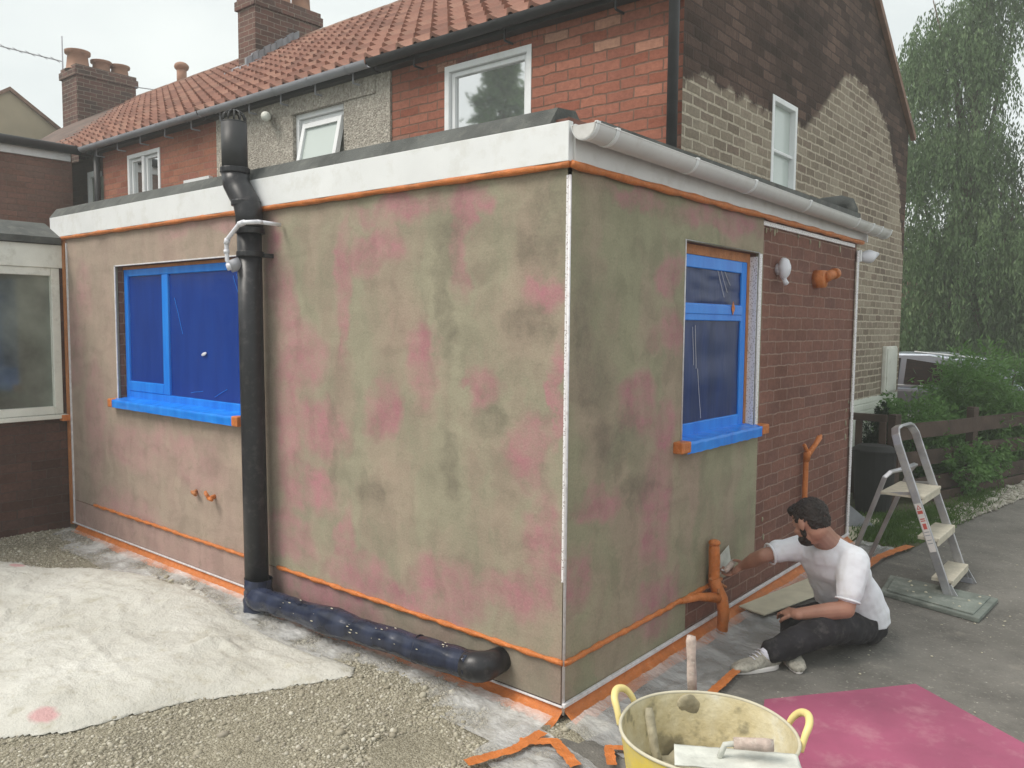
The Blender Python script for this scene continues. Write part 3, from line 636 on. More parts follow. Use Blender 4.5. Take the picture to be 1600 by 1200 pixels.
for a_ in (u0-.06, u1-.015):
    MB().obox((a_+.03, -.025, v0-.018), (.035, 0, 0), (0, .034, 0), (0, 0, .032)).build('sill_tape', M['orange'], wf, bevel=.008)
b = MB(); b.box(u0+.02, .046, v1-.024, u1, .1, v1-.004); b.build('head_tape', M['orange_dull'], wf)
b = MB(); b.box(u0-.012, -.006, v0, u0+.002, .0, v1+.01); b.box(u0-.012, -.006, v1, u1, 0, v1+.008); b.build('window_bead', M['bead'], ext)
for x0_, z0_, x1_, z1_ in ((-2.66, 2.03, -2.58, 1.88), (-2.62, 2.04, -2.57, 1.93), (-2.75, 1.30, -2.90, 1.24), (-3.05, 1.27, -3.2, 1.25), (-3.40, 1.9, -3.30, 1.65)):
    b = MB(); b.tube(wavy((x0_, .060, z0_), (x1_, .058, z1_), 6, .003, x0_*9), .0018, 5); b.build('crease_glint', M['blue_tape'], wf)  # film creases in lighter blue, their highlight put into the colour
b = MB(); b.ell((-3.02, .055, 1.52), (.035, 0, .008), (0, .004, 0), (0, 0, .012), 8, 5); b.build('tape_scrap', M['conduit'], wf, smooth=True)
# side window
u0, u1, v0, v1 = SW
b = MB(); frame_ring(b, 'x', -.095, -.05, u0, u1-.05, v0+.02, v1-.055, .07); b.box(-.095, u0+.07, 1.765, -.046, u1-.12, 1.86); b.box(-.05, u0+.07, 1.80, -.040, u1-.12, 1.855)
ws = b.build('window', M['blue_tape'], ext, bevel=.006); tag(ws, 'tall window masked with blue film, small top light over larger pane')
for a, c_ in ((v0+.09, 1.765), (1.86, v1-.125)):
    b = MB(); b.grid(lambda u, v: (-.062+.006*mnoise.noise(Vector((u*4, v*4, a))), u0+.07+(u1-.12-u0-.07)*u, a+(c_-a)*v), 20, 20); b.build('pane', M['blue_pane_side'], ws, smooth=True, recalc=False)
b = MB(); b.grid(lambda u, v: (-.05+.10*min(1, v*1.5)+.004*mnoise.noise(Vector((u*20, v*5, 2))), u0-.02+(u1-u0+.03)*u, v0+.026-.015*min(1, v*1.5)-.06*max(0, v*3-2)+.006*mnoise.noise(Vector((u*16, v*4, 9)))), 50, 12)
b.build('sill', M['blue_tape'], ws, smooth=True, recalc=False)
for a_ in (u0-.045, u1+.055):
    MB().obox((.018, a_+.01, v0-.012), (.036, 0, 0), (0, .05, 0), (0, 0, .03)).build('sill_tape', M['orange'], ws, bevel=.008)
b = MB(); b.box(-.098, u0, v1-.055, -.048, u1-.05, v1-.003); b.box(-.095, u1-.05, v0+.02, -.048, u1-.018, v1-.003); b.build('head_tape', M['orange_dull'], ws)
b = MB(); b.box(-.05, u1-.017, v0, -.001, u1-.012, v1-.02); b.build('reveal_mesh', M['perf'], ws)
b = MB(); b.box(.0, u1+.004, v0, .004, u1+.045, v1+.0); b.build('reveal_mesh', M['perf'], ws)
b = MB(); b.tube([(.002, u0-.004, v0+.02), (.002, u0-.004, v1+.005), (.002, u1+.0, v1+.005), (.002, u1, v0)], .0045, 6); b.build('window_bead', M['bead'], ext, smooth=True)
b = MB(); b.prism([(-.038, 1.70, 1.80), (-.038, 1.725, 1.84), (-.038, 1.70, 1.88), (-.038, 1.68, 1.84)], (.003, 0, 0)); b.build('tape_scrap', M['orange'], ws)
# crease highlights in the film: thin tubes, the glint painted in as white
for y0_, z0_, y1_, z1_ in ((1.50, 2.10, 1.62, 1.90), (1.53, 2.11, 1.66, 1.93), (1.57, 2.10, 1.70, 1.97), (1.27, 1.74, 1.29, 1.50), (1.24, 1.73, 1.26, 1.52), (1.31, 1.50, 1.36, 1.22)):
    b = MB(); b.tube(wavy((-.057, y0_, z0_), (-.057, y1_, z1_), 6, .002, y0_*9), .0014, 5)
    b.build('crease_glint', M['conduit'], ws)
# ---------------------------------------------------------------- SOIL PIPE
sp_ = thing('soil_pipe', (-2.21, -.1, 0), 'tall black soil vent pipe with offset bend and caged top on the long wall', 'soil pipe')
px_, py_ = -2.215, -.10; pr_ = .070
b = MB(); b.tube([(px_+.02, py_, .10), (px_+.01, py_, .8), (px_, py_, 1.5), (px_-.005, py_, 2.28)], pr_, 28); b.build('pipe', M['black'], sp_, smooth=True)
b = MB(); tb = [(-2.215, py_, 2.26), (-2.218, py_, 2.36), (-2.245, py_, 2.43), (-2.30, py_, 2.49), (-2.345, py_, 2.545), (-2.358, py_, 2.62)]
b.tube(tb, [.078, .078, .077, .077, .078, .080], 28); b.build('offset_bend', M['black'], sp_, smooth=True)
b = MB(); b.tube([(-2.360, py_, 2.60), (-2.362, py_, 2.90)], .074, 28); b.build('vent_pipe', M['black_old'], sp_, smooth=True)
for (x_, z_, r_) in ((-2.215, 2.265, .085), (-2.250, 2.425, .084), (-2.358, 2.625, .086), (-2.212, 2.13, .080)):
    b = MB(); b.tube([(x_, py_, z_-.016), (x_, py_, z_+.016)], r_, 28); b.build('collar', M['black'], sp_, bevel=.004)
b = MB(); b.box(-2.150, -.06, 2.11, -2.125, .0, 2.135); b.build('bracket', M['black_old'], sp_, bevel=.003)
b = MB()
for k in range(12):
    a = 2*math.pi*k/12; b.tube([(-2.362+.066*math.cos(a)*q, py_+.066*math.sin(a)*q, z_) for q, z_ in ((1, 2.90), (1.02, 2.93), (.85, 2.955), (.45, 2.972), (0.02, 2.975))], .0042, 6)
b.tube([(-2.362+.068*math.cos(2*math.pi*k/20), py_+.068*math.sin(2*math.pi*k/20), 2.905) for k in range(20)], .005, 6, closed=True)
b.build('vent_cage', M['black_old'], sp_, smooth=True)
# horizontal branch wrapped in navy film
def hp(t): return Vector((-2.16+1.74*t, -.135, .105+.072*t))
b = MB(); nn = 70; pts = []; rs = []
for i in range(nn+1):
    t = i/nn; bulge = .016*math.exp(-((t-.42)/.07)**2)+.008*math.exp(-((t-.02)/.05)**2)+.006*math.exp(-((t-.86)/.05)**2)
    pts.append(hp(t)); rs.append(.063+bulge+.006*mnoise.noise(Vector((t*18, 1, 0))))
b.tube(pts, rs, 26)
b.v = [tuple(Vector(v)+mnoise.noise_vector(Vector((v[0]*9, v[1]*34, v[2]*34)))*.0075) for v in b.v]
br = b.build('branch_pipe', M['blue_wrap'], sp_, smooth=True)
b = MB(); b.tube([(-.45, -.132, .173), (-.405, -.130, .176), (-.38, -.115, .178), (-.366, -.09, .179), (-.362, -.05, .180), (-.362, .01, .180)], [.069, .070, .070, .067, .062, .058], 28); b.build('elbow', M['black'], br, smooth=True, bevel=0)
for t_, s_ in ((.80, -.015),):
    c_ = hp(t_); ring = []
    for k in range(24): a = 2*math.pi*k/24; ring.append((c_.x+s_*math.cos(a)+.006*math.sin(3*a), c_.y+(.079 if t_ == .415 else .066)*math.cos(a), c_.z+(.079 if t_ == .415 else .066)*math.sin(a)))
    b = MB(); b.tube(ring, .003, 6, closed=True)
    b.build('film_fold', M['blue_wrap'], br, smooth=True)
b = MB()
def fd(u, v): a = 2*math.pi*u; rr = .083+.018*mnoise.noise(Vector((u*6, v*5, 3)))+.01*v; return (-2.20+.02+rr*math.cos(a), py_+rr*math.sin(a)*.95, .21-.19*v)
b.grid(fd, 32, 12); b.build('pipe_wrap', M['blue_wrap'], sp_, smooth=True, recalc=False)
for i in range(26):
    b = MB(); t = random.uniform(.1, 1)**.7; a = random.uniform(.1, 1.6); c_ = hp(min(t, .97)); r_ = .071+.0155*math.exp(-((t-.42)/.07)**2); s_ = random.uniform(.002, .007)
    b.ell((c_.x, c_.y-r_*math.cos(a)*.98, c_.z+r_*math.sin(a)), (s_*1.6, 0, 0), (0, s_*.6, 0), (0, 0, s_*.35), 7, 4)
    b.build('mortar_splash', M['board'], br, smooth=True)
# white overflow pipe running into the soil pipe
b = MB(); b.tube([(-2.03, -.02, 2.295), (-2.03, -.14, 2.297)], .0115, 12); b.tube([(-2.03, -.165, 2.297), (-2.12, -.195, 2.298), (-2.165, -.20, 2.29), (-2.265, -.215, 2.21), (-2.275, -.215, 2.18), (-2.27, -.215, 2.09), (-2.255, -.205, 2.06)], .0125, 12)
b.tube([(-2.03, -.14, 2.297), (-2.03, -.17, 2.297)], .0125, 12)
ov = b.build('overflow_pipe', M['conduit'], sp_, smooth=True)
for p_, q_ in (((-2.12, -.195, 2.298), (-2.165, -.2, 2.29)), ((-2.262, -.215, 2.212), (-2.275, -.215, 2.185)), ((-2.275, -.215, 2.15), (-2.274, -.215, 2.13))):
    b = MB(); b.tube([p_, q_], .0165, 12); b.build('pipe_socket', M['conduit'], ov, smooth=True)
b = MB(); b.tube([(-2.235, -.155, 2.075), (-2.255, -.205, 2.055)], [.038, .036], 20); b.build('boss', M['grey_gutter'], sp_, smooth=True)
b = MB(); b.tube([(-2.25, -.19, 2.06), (-2.262, -.222, 2.05)], .021, 16); b.build('boss_cap', M['conduit'], ov, smooth=True)

# ---------------------------------------------------------------- things fixed to the walls
def taped_stub(x, z, rot, label):
    b = MB(); b.tube([(x, -.0, z), (x, -.05, z-.005)], [.016, .012], 10); b.tube([(x, -.045, z-.004), (x+.055*math.cos(rot), -.055, z+.055*math.sin(rot))], [.014, .011], 10)
    b.tube([(x, -.045, z-.004), (x+.04*math.cos(rot+2.4), -.055, z+.055*math.sin(rot+2.4))], [.013, .009], 10)
    b.tube([(x+.0, -.05, z), (x-.025, -.06, z+.03)], [.009, .006], 8)
    return tag(b.build('outdoor_tap', M['orange'], smooth=True), label, 'tap', 'taped pipe ends on the long wall')
taped_stub(-2.82, .595, -.1, 'larger orange taped tap with two arms on the long wall, nearer the soil pipe')
b = MB(); b.tube([(-3.05, 0, .60), (-3.03, -.04, .595)], [.014, .012], 10); b.tube([(-3.06, -.03, .60), (-3.0, -.035, .590)], [.009, .015], 10)
tag(b.build('pipe_stub', M['orange_dull'], smooth=True), 'small orange taped pipe stub on the long wall, left of the tap', 'pipe', 'taped pipe ends on the long wall')
b = MB(); b.tube([(-.015, 2.29, 2.10), (.02, 2.29, 2.10)], [.035, .04], 18); b.ell((.035, 2.285, 2.105), (.038, 0, 0), (0, .052, 0), (0, 0, .068), 18, 12)
b.tube([(.035, 2.285, 2.05), (.04, 2.285, 2.02)], [.02, .008], 10); b.tube([(.035, 2.285, 2.04), (.045, 2.30, 2.005)], [.012, .017], 8)
b.v = [tuple(Vector(v)+mnoise.noise_vector(Vector(v)*40)*.006) for v in b.v]
tag(b.build('wrapped_lamp', M['sheet_thick'] if False else M['conduit'], smooth=True), 'wall lamp bagged in white plastic on the bare brick', 'wall lamp')
tc_ = thing('taped_flue', (.0, 3.0, 2.0), 'stubby orange taped outlet pointing sideways from the bare brick', 'flue')
b = MB(); b.tube([(-.015, 2.98, 2.07), (.06, 2.98, 2.07)], [.064, .060], 22); b.build('outlet', M['orange'], tc_, smooth=True)
b = MB(); b.tube([(.045, 2.99, 2.08), (.07, 3.05, 2.10), (.08, 3.10, 2.11)], [.042, .036, .03], 16); b.build('arm', M['orange'], tc_, smooth=True)
b = MB(); b.tube([(.078, 3.09, 2.11), (.085, 3.125, 2.115)], [.040, .038], 18); b.build('nozzle', M['orange'], tc_, smooth=True)
tl_ = thing('wall_lamp', (.0, 3.93, 2.2), 'small white lamp sticking out past the far end of the brickwork', 'wall lamp')
b = MB(); b.box(-.05, YR+.002, 2.25, .02, YR+.03, 2.34); b.build('base', M['white'], tl_, bevel=.004)
b = MB(); b.tube([(.0, 3.95, 2.29), (.03, 4.06, 2.30), (.06, 4.2, 2.33)], [.03, .055, .012], 16); b.build('head', M['conduit'], tl_, smooth=True)
# orange taped pipe on the bare brick (upper)
go = thing('supply_pipe', (.02, 2.85, .27), 'thin upright orange taped pipe on bare brick behind the kneeling mans head', 'pipe')
go['label'] = 'thin upright orange taped pipe on the bare brick, above the mans head'
b = MB(); b.tube(wavy((.02, 2.83, .28), (.02, 2.84, .85), 12, .003, 3), .019, 12); b.build('pipe', M['orange'], go, smooth=True)
b = MB(); b.tube([(.02, 2.84, .80), (.025, 2.84, .855), (.03, 2.85, .87)], [.023, .027, .02], 12)
b.tube([(.028, 2.84, .84), (.045, 2.93, .905), (.055, 2.99, .955)], [.02, .017, .02], 12); b.tube([(.025, 2.84, .86), (.02, 2.79, .92)], [.016, .012], 10)
b.tube([(.05, 2.97, .94), (.055, 3.02, .965)], [.013, .010], 10); b.build('valve', M['orange'], go, smooth=True)
# orange taped waste pipe by the trowel
gw = thing('waste_pipe', (.05, 1.42, 0), 'thick orange taped Y shaped waste pipe at the wall foot beside the trowel', 'pipe')
b = MB(); b.tube(wavy((.045, 1.37, .30), (.045, 1.365, .53), 8, .003, 3), [.031, .032, .031, .031, .032, .032, .031, .030, .02], 16); b.ell((.045, 1.365, .525), (.034, 0, 0), (0, .034, 0), (0, 0, .02)); b.build('upright', M['orange'], gw, smooth=True)
b = MB(); b.tube([(.045, 1.37, .32), (.06, 1.38, .26), (.085, 1.39, .21), (.10, 1.385, .14), (.10, 1.37, .0)], [.034, .037, .036, .032, .031], 16)
b.v = [tuple(Vector(v)+mnoise.noise_vector(Vector(v)*22)*.006) for v in b.v]; b.build('lower_bend', M['orange'], gw, smooth=True)
b = MB(); b.tube([(.075, 1.36, .22), (.03, 1.22, .25), (.008, 1.05, .265)], [.030, .022, .016], 14); b.build('side_arm', M['orange'], gw, smooth=True)
b = MB(); b.tube(wavy((.035, 1.33, .33), (.095, 1.42, .27), 6, .004, 8), .008, 8); b.tube(wavy((.04, 1.42, .33), (.09, 1.34, .25), 6, .004, 9), .007, 8); b.build('tape_tail', M['orange_dull'], gw, smooth=True)
# pipe lying on flat roof
b = MB(); b.tube([(-.40, 3.70, 2.66), (-.25, 3.78, 2.70), (-.13, 3.84, 2.715), (-.08, 3.86, 2.70), (-.06, 3.87, 2.65), (-.06, 3.87, 2.60)], [.05, .055, .055, .055, .05, .05], 18)
tag(b.build('roof_duct', M['felt'], smooth=True), 'fat dark grey bent pipe on the flat roof behind the gutter', 'duct')

# ---------------------------------------------------------------- TERRACE
YB, YF, EZ, RY, RZ = 2.15, 7.75, 4.05, 4.95, 6.05
SL = (RZ-EZ)/(RY-(YB-.12))
def pantiles(name, x0, x1, m, parent):
    """S-profile clay tiles, each course lapping the one below"""
    per, course = .205, .25; L_ = math.hypot(RY-(YB-.12), RZ-EZ); dy, dz = (RY-(YB-.12))/L_, (RZ-EZ)/L_
    nc = int(round(L_/course)); nx = int(round((x1-x0)/per*8)); V = []; UV = []
    for c_ in range(nc):
        for e, lift in ((0, .042), (1, .004)):
            s_ = (c_+e)*L_/nc - (.0 if e == 0 else .0)
            for i in range(nx+1):
                x = x0+(x1-x0)*i/nx; ph = (x/per) % 1; prof = .038*math.sin(2*math.pi*ph)+.012*math.sin(4*math.pi*ph)
                j = .006*mnoise.noise(Vector((math.floor(x/per)*1.3, c_*2.1, 5)))+.012*mnoise.noise(Vector((x*.4, s_*.5, 2)))
                h = prof+lift+j; V.append((x, YB-.12+dy*s_-dz*h, EZ-.02+dz*s_+dy*h)); UV.append((x, s_+.01 if e == 0 else s_-.01))
    V = np.array(V); n1 = nx+1; fs = []
    for k in range(2*nc-1):
        for i in range(nx): fs.append((k*n1+i, k*n1+i+1, (k+1)*n1+i+1, (k+1)*n1+i))
    # bottom lip
    o0 = len(V); V = np.vstack([V, V[:n1]+np.array([0, .012, -.03])])
    for i in range(nx): fs.append((o0+i, o0+i+1, i+1, i))
    UV += UV[:n1]
    o = mk(name, V, fs, m, parent, smooth=False)
    uv = o.data.uv_layers[0]
    for l in o.data.loops: uv.data[l.index].uv = UV[l.vertex_index]
    return o
def front_slope(x0, x1, m, parent):
    b = MB(); b.add([(x0, YF+.12, EZ), (x1, YF+.12, EZ), (x1, RY, RZ), (x0, RY, RZ)], [(0, 1, 2, 3)]); b.build('front_slope', m, parent, recalc=False)
def ridge(x0, x1, parent):
    b = MB(); n = int((x1-x0)/.33)
    for i in range(n):
        a = x0+(x1-x0)*i/n; bb = x0+(x1-x0)*(i+1)/n
        b.tube([(a, RY, RZ-.05), (bb-.004, RY, RZ-.05)], [.10+.004*(i % 2), .104], 14)
    b.build('ridge_tiles', M['ridge'], parent, smooth=True)
def upvc_window(parent, x0, x1, z0, z1, y, split=None, glassm='glass', tilt=0, label=None, depth=.09):
    b = MB(); frame_ring(b, 'y', y-.012, y+depth, x0, x1, z0, z1, .05)
    if split: b.box(split-.03, y-.008, z0+.05, split+.03, y+depth, z1-.05)
    f_ = b.build('window', M['white'], parent, bevel=.004)
    if label: tag(f_, label)
    ms = [x0+.05, x1-.05] if not split else [x0+.05, split-.03, split+.03, x1-.05]
    for i in range(0, len(ms), 2):
        a, c_ = ms[i], ms[i+1]; s = MB(); frame_ring(s, 'y', y+.02, y+.06, a+.003, c_-.003, z0+.053, z1-.053, .038)
        ss = s.build('sash', M['white'], f_, bevel=.003)
        g = MB(); g.add([(a+.04, y+.045, z0+.09), (c_-.04, y+.045, z0+.09), (c_-.04, y+.045, z1-.09), (a+.04, y+.045, z1-.09)], [(0, 1, 2, 3)]); g.build('pane', M[glassm], ss, recalc=False)
    return f_
def eaves_gutter(parent, x0, x1, m, clips):
    b = MB(); y_, z_, r_ = YB-.16, EZ-.03, .056
    b.grid(lambda u, v: (x0+(x1-x0)*v, y_+r_*math.cos(math.pi*(1+u)), z_+r_*math.sin(math.pi*(1+u))), 12, 4)
    b.grid(lambda u, v: (x0+(x1-x0)*v, y_+(r_-.004)*math.cos(math.pi*(1+u)), z_+(r_-.004)*math.sin(math.pi*(1+u))), 12, 4)
    g = b.build('gutter', m, parent, smooth=True, recalc=False)
    n = max(1, int((x1-x0)/clips))
    for i in range(n):
        x = x0+(i+.5)*(x1-x0)/n; b = MB()
        b.grid(lambda u, v: (x-.014+.028*v, y_+(r_+.006)*math.cos(math.pi*(1+u)), z_+(r_+.006)*math.sin(math.pi*(1+u))), 12, 1)
        b.box(x-.006, YB-.11, z_-.13, x+.006, YB-.10, z_+.0); b.box(x-.006, YB-.10, z_-.135, x+.006, YB, z_-.120)
        b.build('bracket', M['black_old'] if m is not M['grey_gutter'] else M['grey_gutter'], g, recalc=False)
    b = MB(); b.box(x0, YB-.10, EZ-.10, x1, YB-.004, EZ-.02); b.build('soffit', M['black_old'], parent)
xA, xB, xC, xD = -.64, -3.49, -6.33, -9.15
# end house, red brick, with the gable
h1 = thing('end_terrace_house', ((xA+xB)/2, 4.9, 0), 'red brick end of terrace house with a part painted gable and white windows', 'house')
W1 = (-2.84, -1.92, 3.10, 3.86)
b = MB(); wall(b, 'y', YB, xB+.001, xA, 0, EZ, [W1], .08, -1); b.build('wall', M['red_brick'], h1, recalc=False)
def soldier():
    b = MB()
    for i in range(16):
        x = W1[0]-.10+i*.0725; b.box(x, YB-.006, W1[3]+.012, x+.062, YB+.02, W1[3]+.16)
    b.build('lintel', M['red_brick'], h1, bevel=.004)
soldier()
GW = (3.66, 4.20, 2.86, 3.60)
gb = MB(); wall(gb, 'x', xA, YB, YF, 0, EZ, [GW], .09, 1)
gb.add([(xA, YB, EZ), (xA, YF, EZ), (xA, RY, RZ-.04)], [(0, 1, 2)]); gb.build('gable_wall', M['gable'], h1, recalc=False)
b = MB(); b.box(xA-.25, YB-.002, .0, xA-.002, YB+.0, 3.0) if False else None
b.add([(xB, YF, 0), (xA, YF, 0), (xA, YF, EZ), (xB, YF, EZ)], [(0, 1, 2, 3)]); b.build('front_wall', M['red_brick'], h1, recalc=False)
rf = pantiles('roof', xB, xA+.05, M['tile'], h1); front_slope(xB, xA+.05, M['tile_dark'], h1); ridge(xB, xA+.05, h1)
b = MB()
for s_ in (1, -1):
    ye = YB-.12 if s_ == 1 else YF+.12
    b.bar((xA+.03, ye, EZ-.06), (xA+.03, RY, RZ-.06), .05, .07, (0, 0, 1))
b.build('verge', M['ridge'], h1)
eaves_gutter(h1, xB-.1, xA+.03, M['black_old'], .95)
b = MB(); b.tube([(xA-.035, YB-.07, 2.62), (xA-.035, YB-.07, 3.90), (xA-.035, YB-.13, 3.99)], .036, 16); b.build('downpipe', M['black_old'], h1, smooth=True)
upvc_window(h1, *W1, YB+.01, None, 'glass', label='white framed window reflecting trees, beside the brick corner')
# gable window (x plane)
b = MB(); u0, u1, v0, v1 = GW; frame_ring(b, 'x', xA-.09, xA+.006, u0, u1, v0, v1, .045); b.box(xA-.06, u0+.045, 3.16, xA-.01, u1-.045, 3.185); gw_ = b.build('window', M['white'], h1, bevel=.004)
tag(gw_, 'narrow white window with obscured glass high in the gable')
MB().box(xA-.05, u0+.045, v0+.045, xA-.045, u1-.045, v1-.045).build('pane', M['glass_clear'], gw_)
MB().box(xA-.02, u0-.03, v0-.03, xA+.05, u1+.05, v0-.004).build('sill', M['white'], gw_, bevel=.004)
# meter box on gable
b = MB(); b.box(xA, 7.03, .98, xA+.05, 7.46, 1.52); mb_ = b.build('meter_box', M['white_old'], None, bevel=.01); tag(mb_, 'white meter cupboard fixed to the pale gable brickwork', 'meter box')
b = MB(); b.box(xA+.051, 7.05, 1.0, xA+.062, 7.44, 1.495); b.build('door', M['white_old'], mb_, bevel=.006)
# middle house, pebbledash
h2 = thing('pebbledash_terrace_house', ((xB+xC)/2, 4.9, 0), 'middle terrace house in grey pebbledash with an open white window', 'house')
W2 = (-4.92, -4.13, 3.10, 3.79)
b = MB(); wall(b, 'y', YB-.02, xC, xB, 0, EZ, [W2], .12, -1); b.add([(xB, YB-.02, 0), (xB, YB, 0), (xB, YB, EZ), (xB, YB-.02, EZ)], [(0, 1, 2, 3)]); b.build('wall', M['pebble'], h2, recalc=False)
b = MB(); b.add([(xC, YF, 0), (xB, YF, 0), (xB, YF, EZ), (xC, YF, EZ)], [(0, 1, 2, 3)]); b.build('front_wall', M['pebble'], h2, recalc=False)
b = MB(); b.box(W2[0]-.03, YB-.032, W2[3]+.0, W2[1]+.45, YB-.018, W2[3]+.17); b.build('render_band', M['pebble'], h2)
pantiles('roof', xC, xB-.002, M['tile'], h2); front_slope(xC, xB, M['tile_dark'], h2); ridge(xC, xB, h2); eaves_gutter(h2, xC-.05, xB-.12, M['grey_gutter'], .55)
wf2 = upvc_window(h2, *W2, YB+.03, None, 'interior', depth=.06)
b = MB(); frame_ring(b, 'y', YB-.09, YB-.04, W2[0]+.17, W2[1]-.02, W2[2]+.05, W2[3]-.12, .05)
b.v = [(x, y+(z-3.66)*.22+.06, z) for x, y, z in b.v]; os_ = b.build('open_sash', M['white'], wf2, bevel=.003)
b = MB(); b.add([(x, YB-.065+(z-3.66)*.22+.06, z) for x, z in ((W2[0]+.22, W2[2]+.1), (W2[1]-.07, W2[2]+.1), (W2[1]-.07, W2[3]-.17), (W2[0]+.22, W2[3]-.17))], [(0, 1, 2, 3)]); b.build('pane', M['glass_clear'], os_, recalc=False)
fl = thing('security_light', (-5.5, 2.1, 3.75), 'small round white floodlight on the pebbledash wall near the vent pipe', 'floodlight')
b = MB(); b.tube([(-5.32, YB-.02, 3.83), (-5.27, YB-.10, 3.82)], [.035, .03], 12); b.build('mount', M['white_old'], fl, smooth=True)
b = MB(); b.tube([(-5.27, YB-.09, 3.81), (-5.20, YB-.14, 3.795), (-5.18, YB-.155, 3.79)], [.03, .046, .048], 18); b.build('head', M['white_old'], fl, smooth=True)
# far terrace house, red brick, roof running into the wing valley
h3 = thing('far_terrace_house', ((xC+xD)/2, 4.9, 0), 'far red brick terrace house with a two pane white window', 'house')
W3 = (-8.45, -7.62, 3.0, 3.83)
b = MB(); wall(b, 'y', YB, xD, xC-.001, 0, EZ, [W3], .07, -1); b.add([(xD, YB, 0), (xD, YB+1.4, 0), (xD, YB+1.4, EZ), (xD, YB, EZ)], [(0, 1, 2, 3)]); b.build('wall', M['red_brick_far'], h3, recalc=False)
MB().box(-14.3, YF-.01, 0, xC, YF, EZ).build('front_wall', M['red_brick_far'], h3)
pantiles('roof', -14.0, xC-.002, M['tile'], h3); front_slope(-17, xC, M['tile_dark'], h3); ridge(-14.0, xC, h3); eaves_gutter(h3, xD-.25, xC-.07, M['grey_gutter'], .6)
upvc_window(h3, *W3, YB+.0, -8.05, 'glass', label='two pane white window in the far red brick wall')
MB().box(-7.0, YB-.05, 3.30, -6.45, YB+.0, 3.36).build('ledge', M['white'], h3)
b = MB(); b.tube([(xD-.05, YB-.06, 2.7), (xD-.05, YB-.06, 3.98)], .04, 12); b.build('downpipe', M['black_old'], h3, smooth=True)
b = MB(); b.tube([(-12.22, 4.95, 5.95), (-12.22, 4.95, 6.32)], .085, 14); b.ell((-12.22, 4.95, 6.33), (.13, 0, 0), (0, .13, 0), (0, 0, .085), 14, 8); b.build('ridge_vent', M['terracotta'], h3, smooth=True)
# chimneys
def chimney(parent, x0, x1, y0, y1, zb, zt, pots, m=None):
    b = MB(); b.box(x0, y0, zb, x1, y1, zt-.15); b.box(x0-.035, y0-.035, zt-.15, x1+.035, y1+.035, zt-.02); b.box(x0-.01, y0-.01, zt-.02, x1+.01, y1+.01, zt+.05)
    c = b.build('chimney', M['chimney_brick'], parent, bevel=.006)
    for (x, y, r_, h_) in pots:
        p_ = MB(); p_.tube([(x, y, zt), (x, y, zt+h_*.12), (x, y, zt+h_*.8), (x, y, zt+h_*.84), (x, y, zt+h_)], [r_*1.15, r_, r_*.86, r_*1.1, r_*1.12], 18, cap=False)
        p_.tube([(x, y, zt+h_*.3), (x, y, zt+h_)], [r_*.7, r_*.95], 18, cap=True); p_.build('chimney_pot', M['terracotta'], c, smooth=True)
    return c
c1 = chimney(h3, -9.05, -8.60, 4.12, 5.27, 4.9, 6.47, [(-8.83, 4.33, .15, .45), (-8.83, 4.72, .15, .45), (-8.83, 5.08, .15, .45)])
b = MB()
for i in range(9):
    y = 4.0+i*.1; b.obox((-8.585, y, EZ+SL*(y-(YB-.12))+.10+.02*(i % 2)), (.02, 0, 0), (0, .055, .055*SL), (0, 0, .06))
b.obox((-8.83, 4.06, EZ+SL*(4.06-(YB-.12))+.03), (.32, 0, 0), (0, .12, .12*SL), (0, 0, .02)); b.build('flashing', M['lead'], c1)
# brick wing beyond
wg = thing('brick_wing', (-11.4, 0, 0), 'two storey brown brick wing at the far left with a white fascia', 'house')
WX = -9.7
b = MB(); b.add([(WX, -4, 0), (WX, 1.98, 0), (WX, 1.98, 3.95), (WX, -4, 3.95)], [(0, 1, 2, 3)]); b.add([(WX, 1.98, 0), (WX-.6, 1.98, 0), (WX-.6, 1.98, 4), (WX, 1.98, 4)], [(0, 1, 2, 3)]); b.build('wall', M['wing_brick'], wg, recalc=False)
b = MB(); b.box(WX-.02, -4, 3.87, WX+.04, 1.95, 3.99); b.build('fascia', M['white'], wg)
b = MB(); b.tube([(WX+.10, -4, 4.03), (WX+.10, 2.05, 4.02)], .06, 12); b.build('gutter', M['black_old'], wg, smooth=True)
b = MB(); b.add([(WX+.10, -4, 4.07), (WX+.10, 2.1, 4.07), (-16, 2.6, 4.20), (-16, -4, 4.20)], [(0, 1, 2, 3)])
b.add([(WX+.12, 2.08, 4.09), (-14.0, 4.98, 6.10), (-14.0, 3.50, 5.20), (-14.0, 2.2, 4.2)], [(0, 1, 2, 3)])
b.build('roof', M['tile_dark'], wg, recalc=False)
b = MB(); b.box(-13.5, 2.34, 0, xD-.0, 2.38, 4.02); b.build('recess_wall', M['porch_brick'], wg)
b = MB(); b.box(-9.80, 2.22, 2.7, -9.74, 2.29, 3.78); b.box(-9.74, 2.22, 3.70, -9.50, 2.29, 3.78); fw_ = b.build('window', M['white'], wg)
MB().box(-9.74, 2.26, 2.7, -9.35, 2.27, 3.70).build('pane', M['glass_green'], fw_)
c2 = chimney(wg, -14.65, -14.0, 3.86, 4.97, 4.6, 6.42, [(-14.3, 4.02, .20, .36), (-14.3, 4.45, .17, .28), (-14.3, 4.8, .17, .28)])
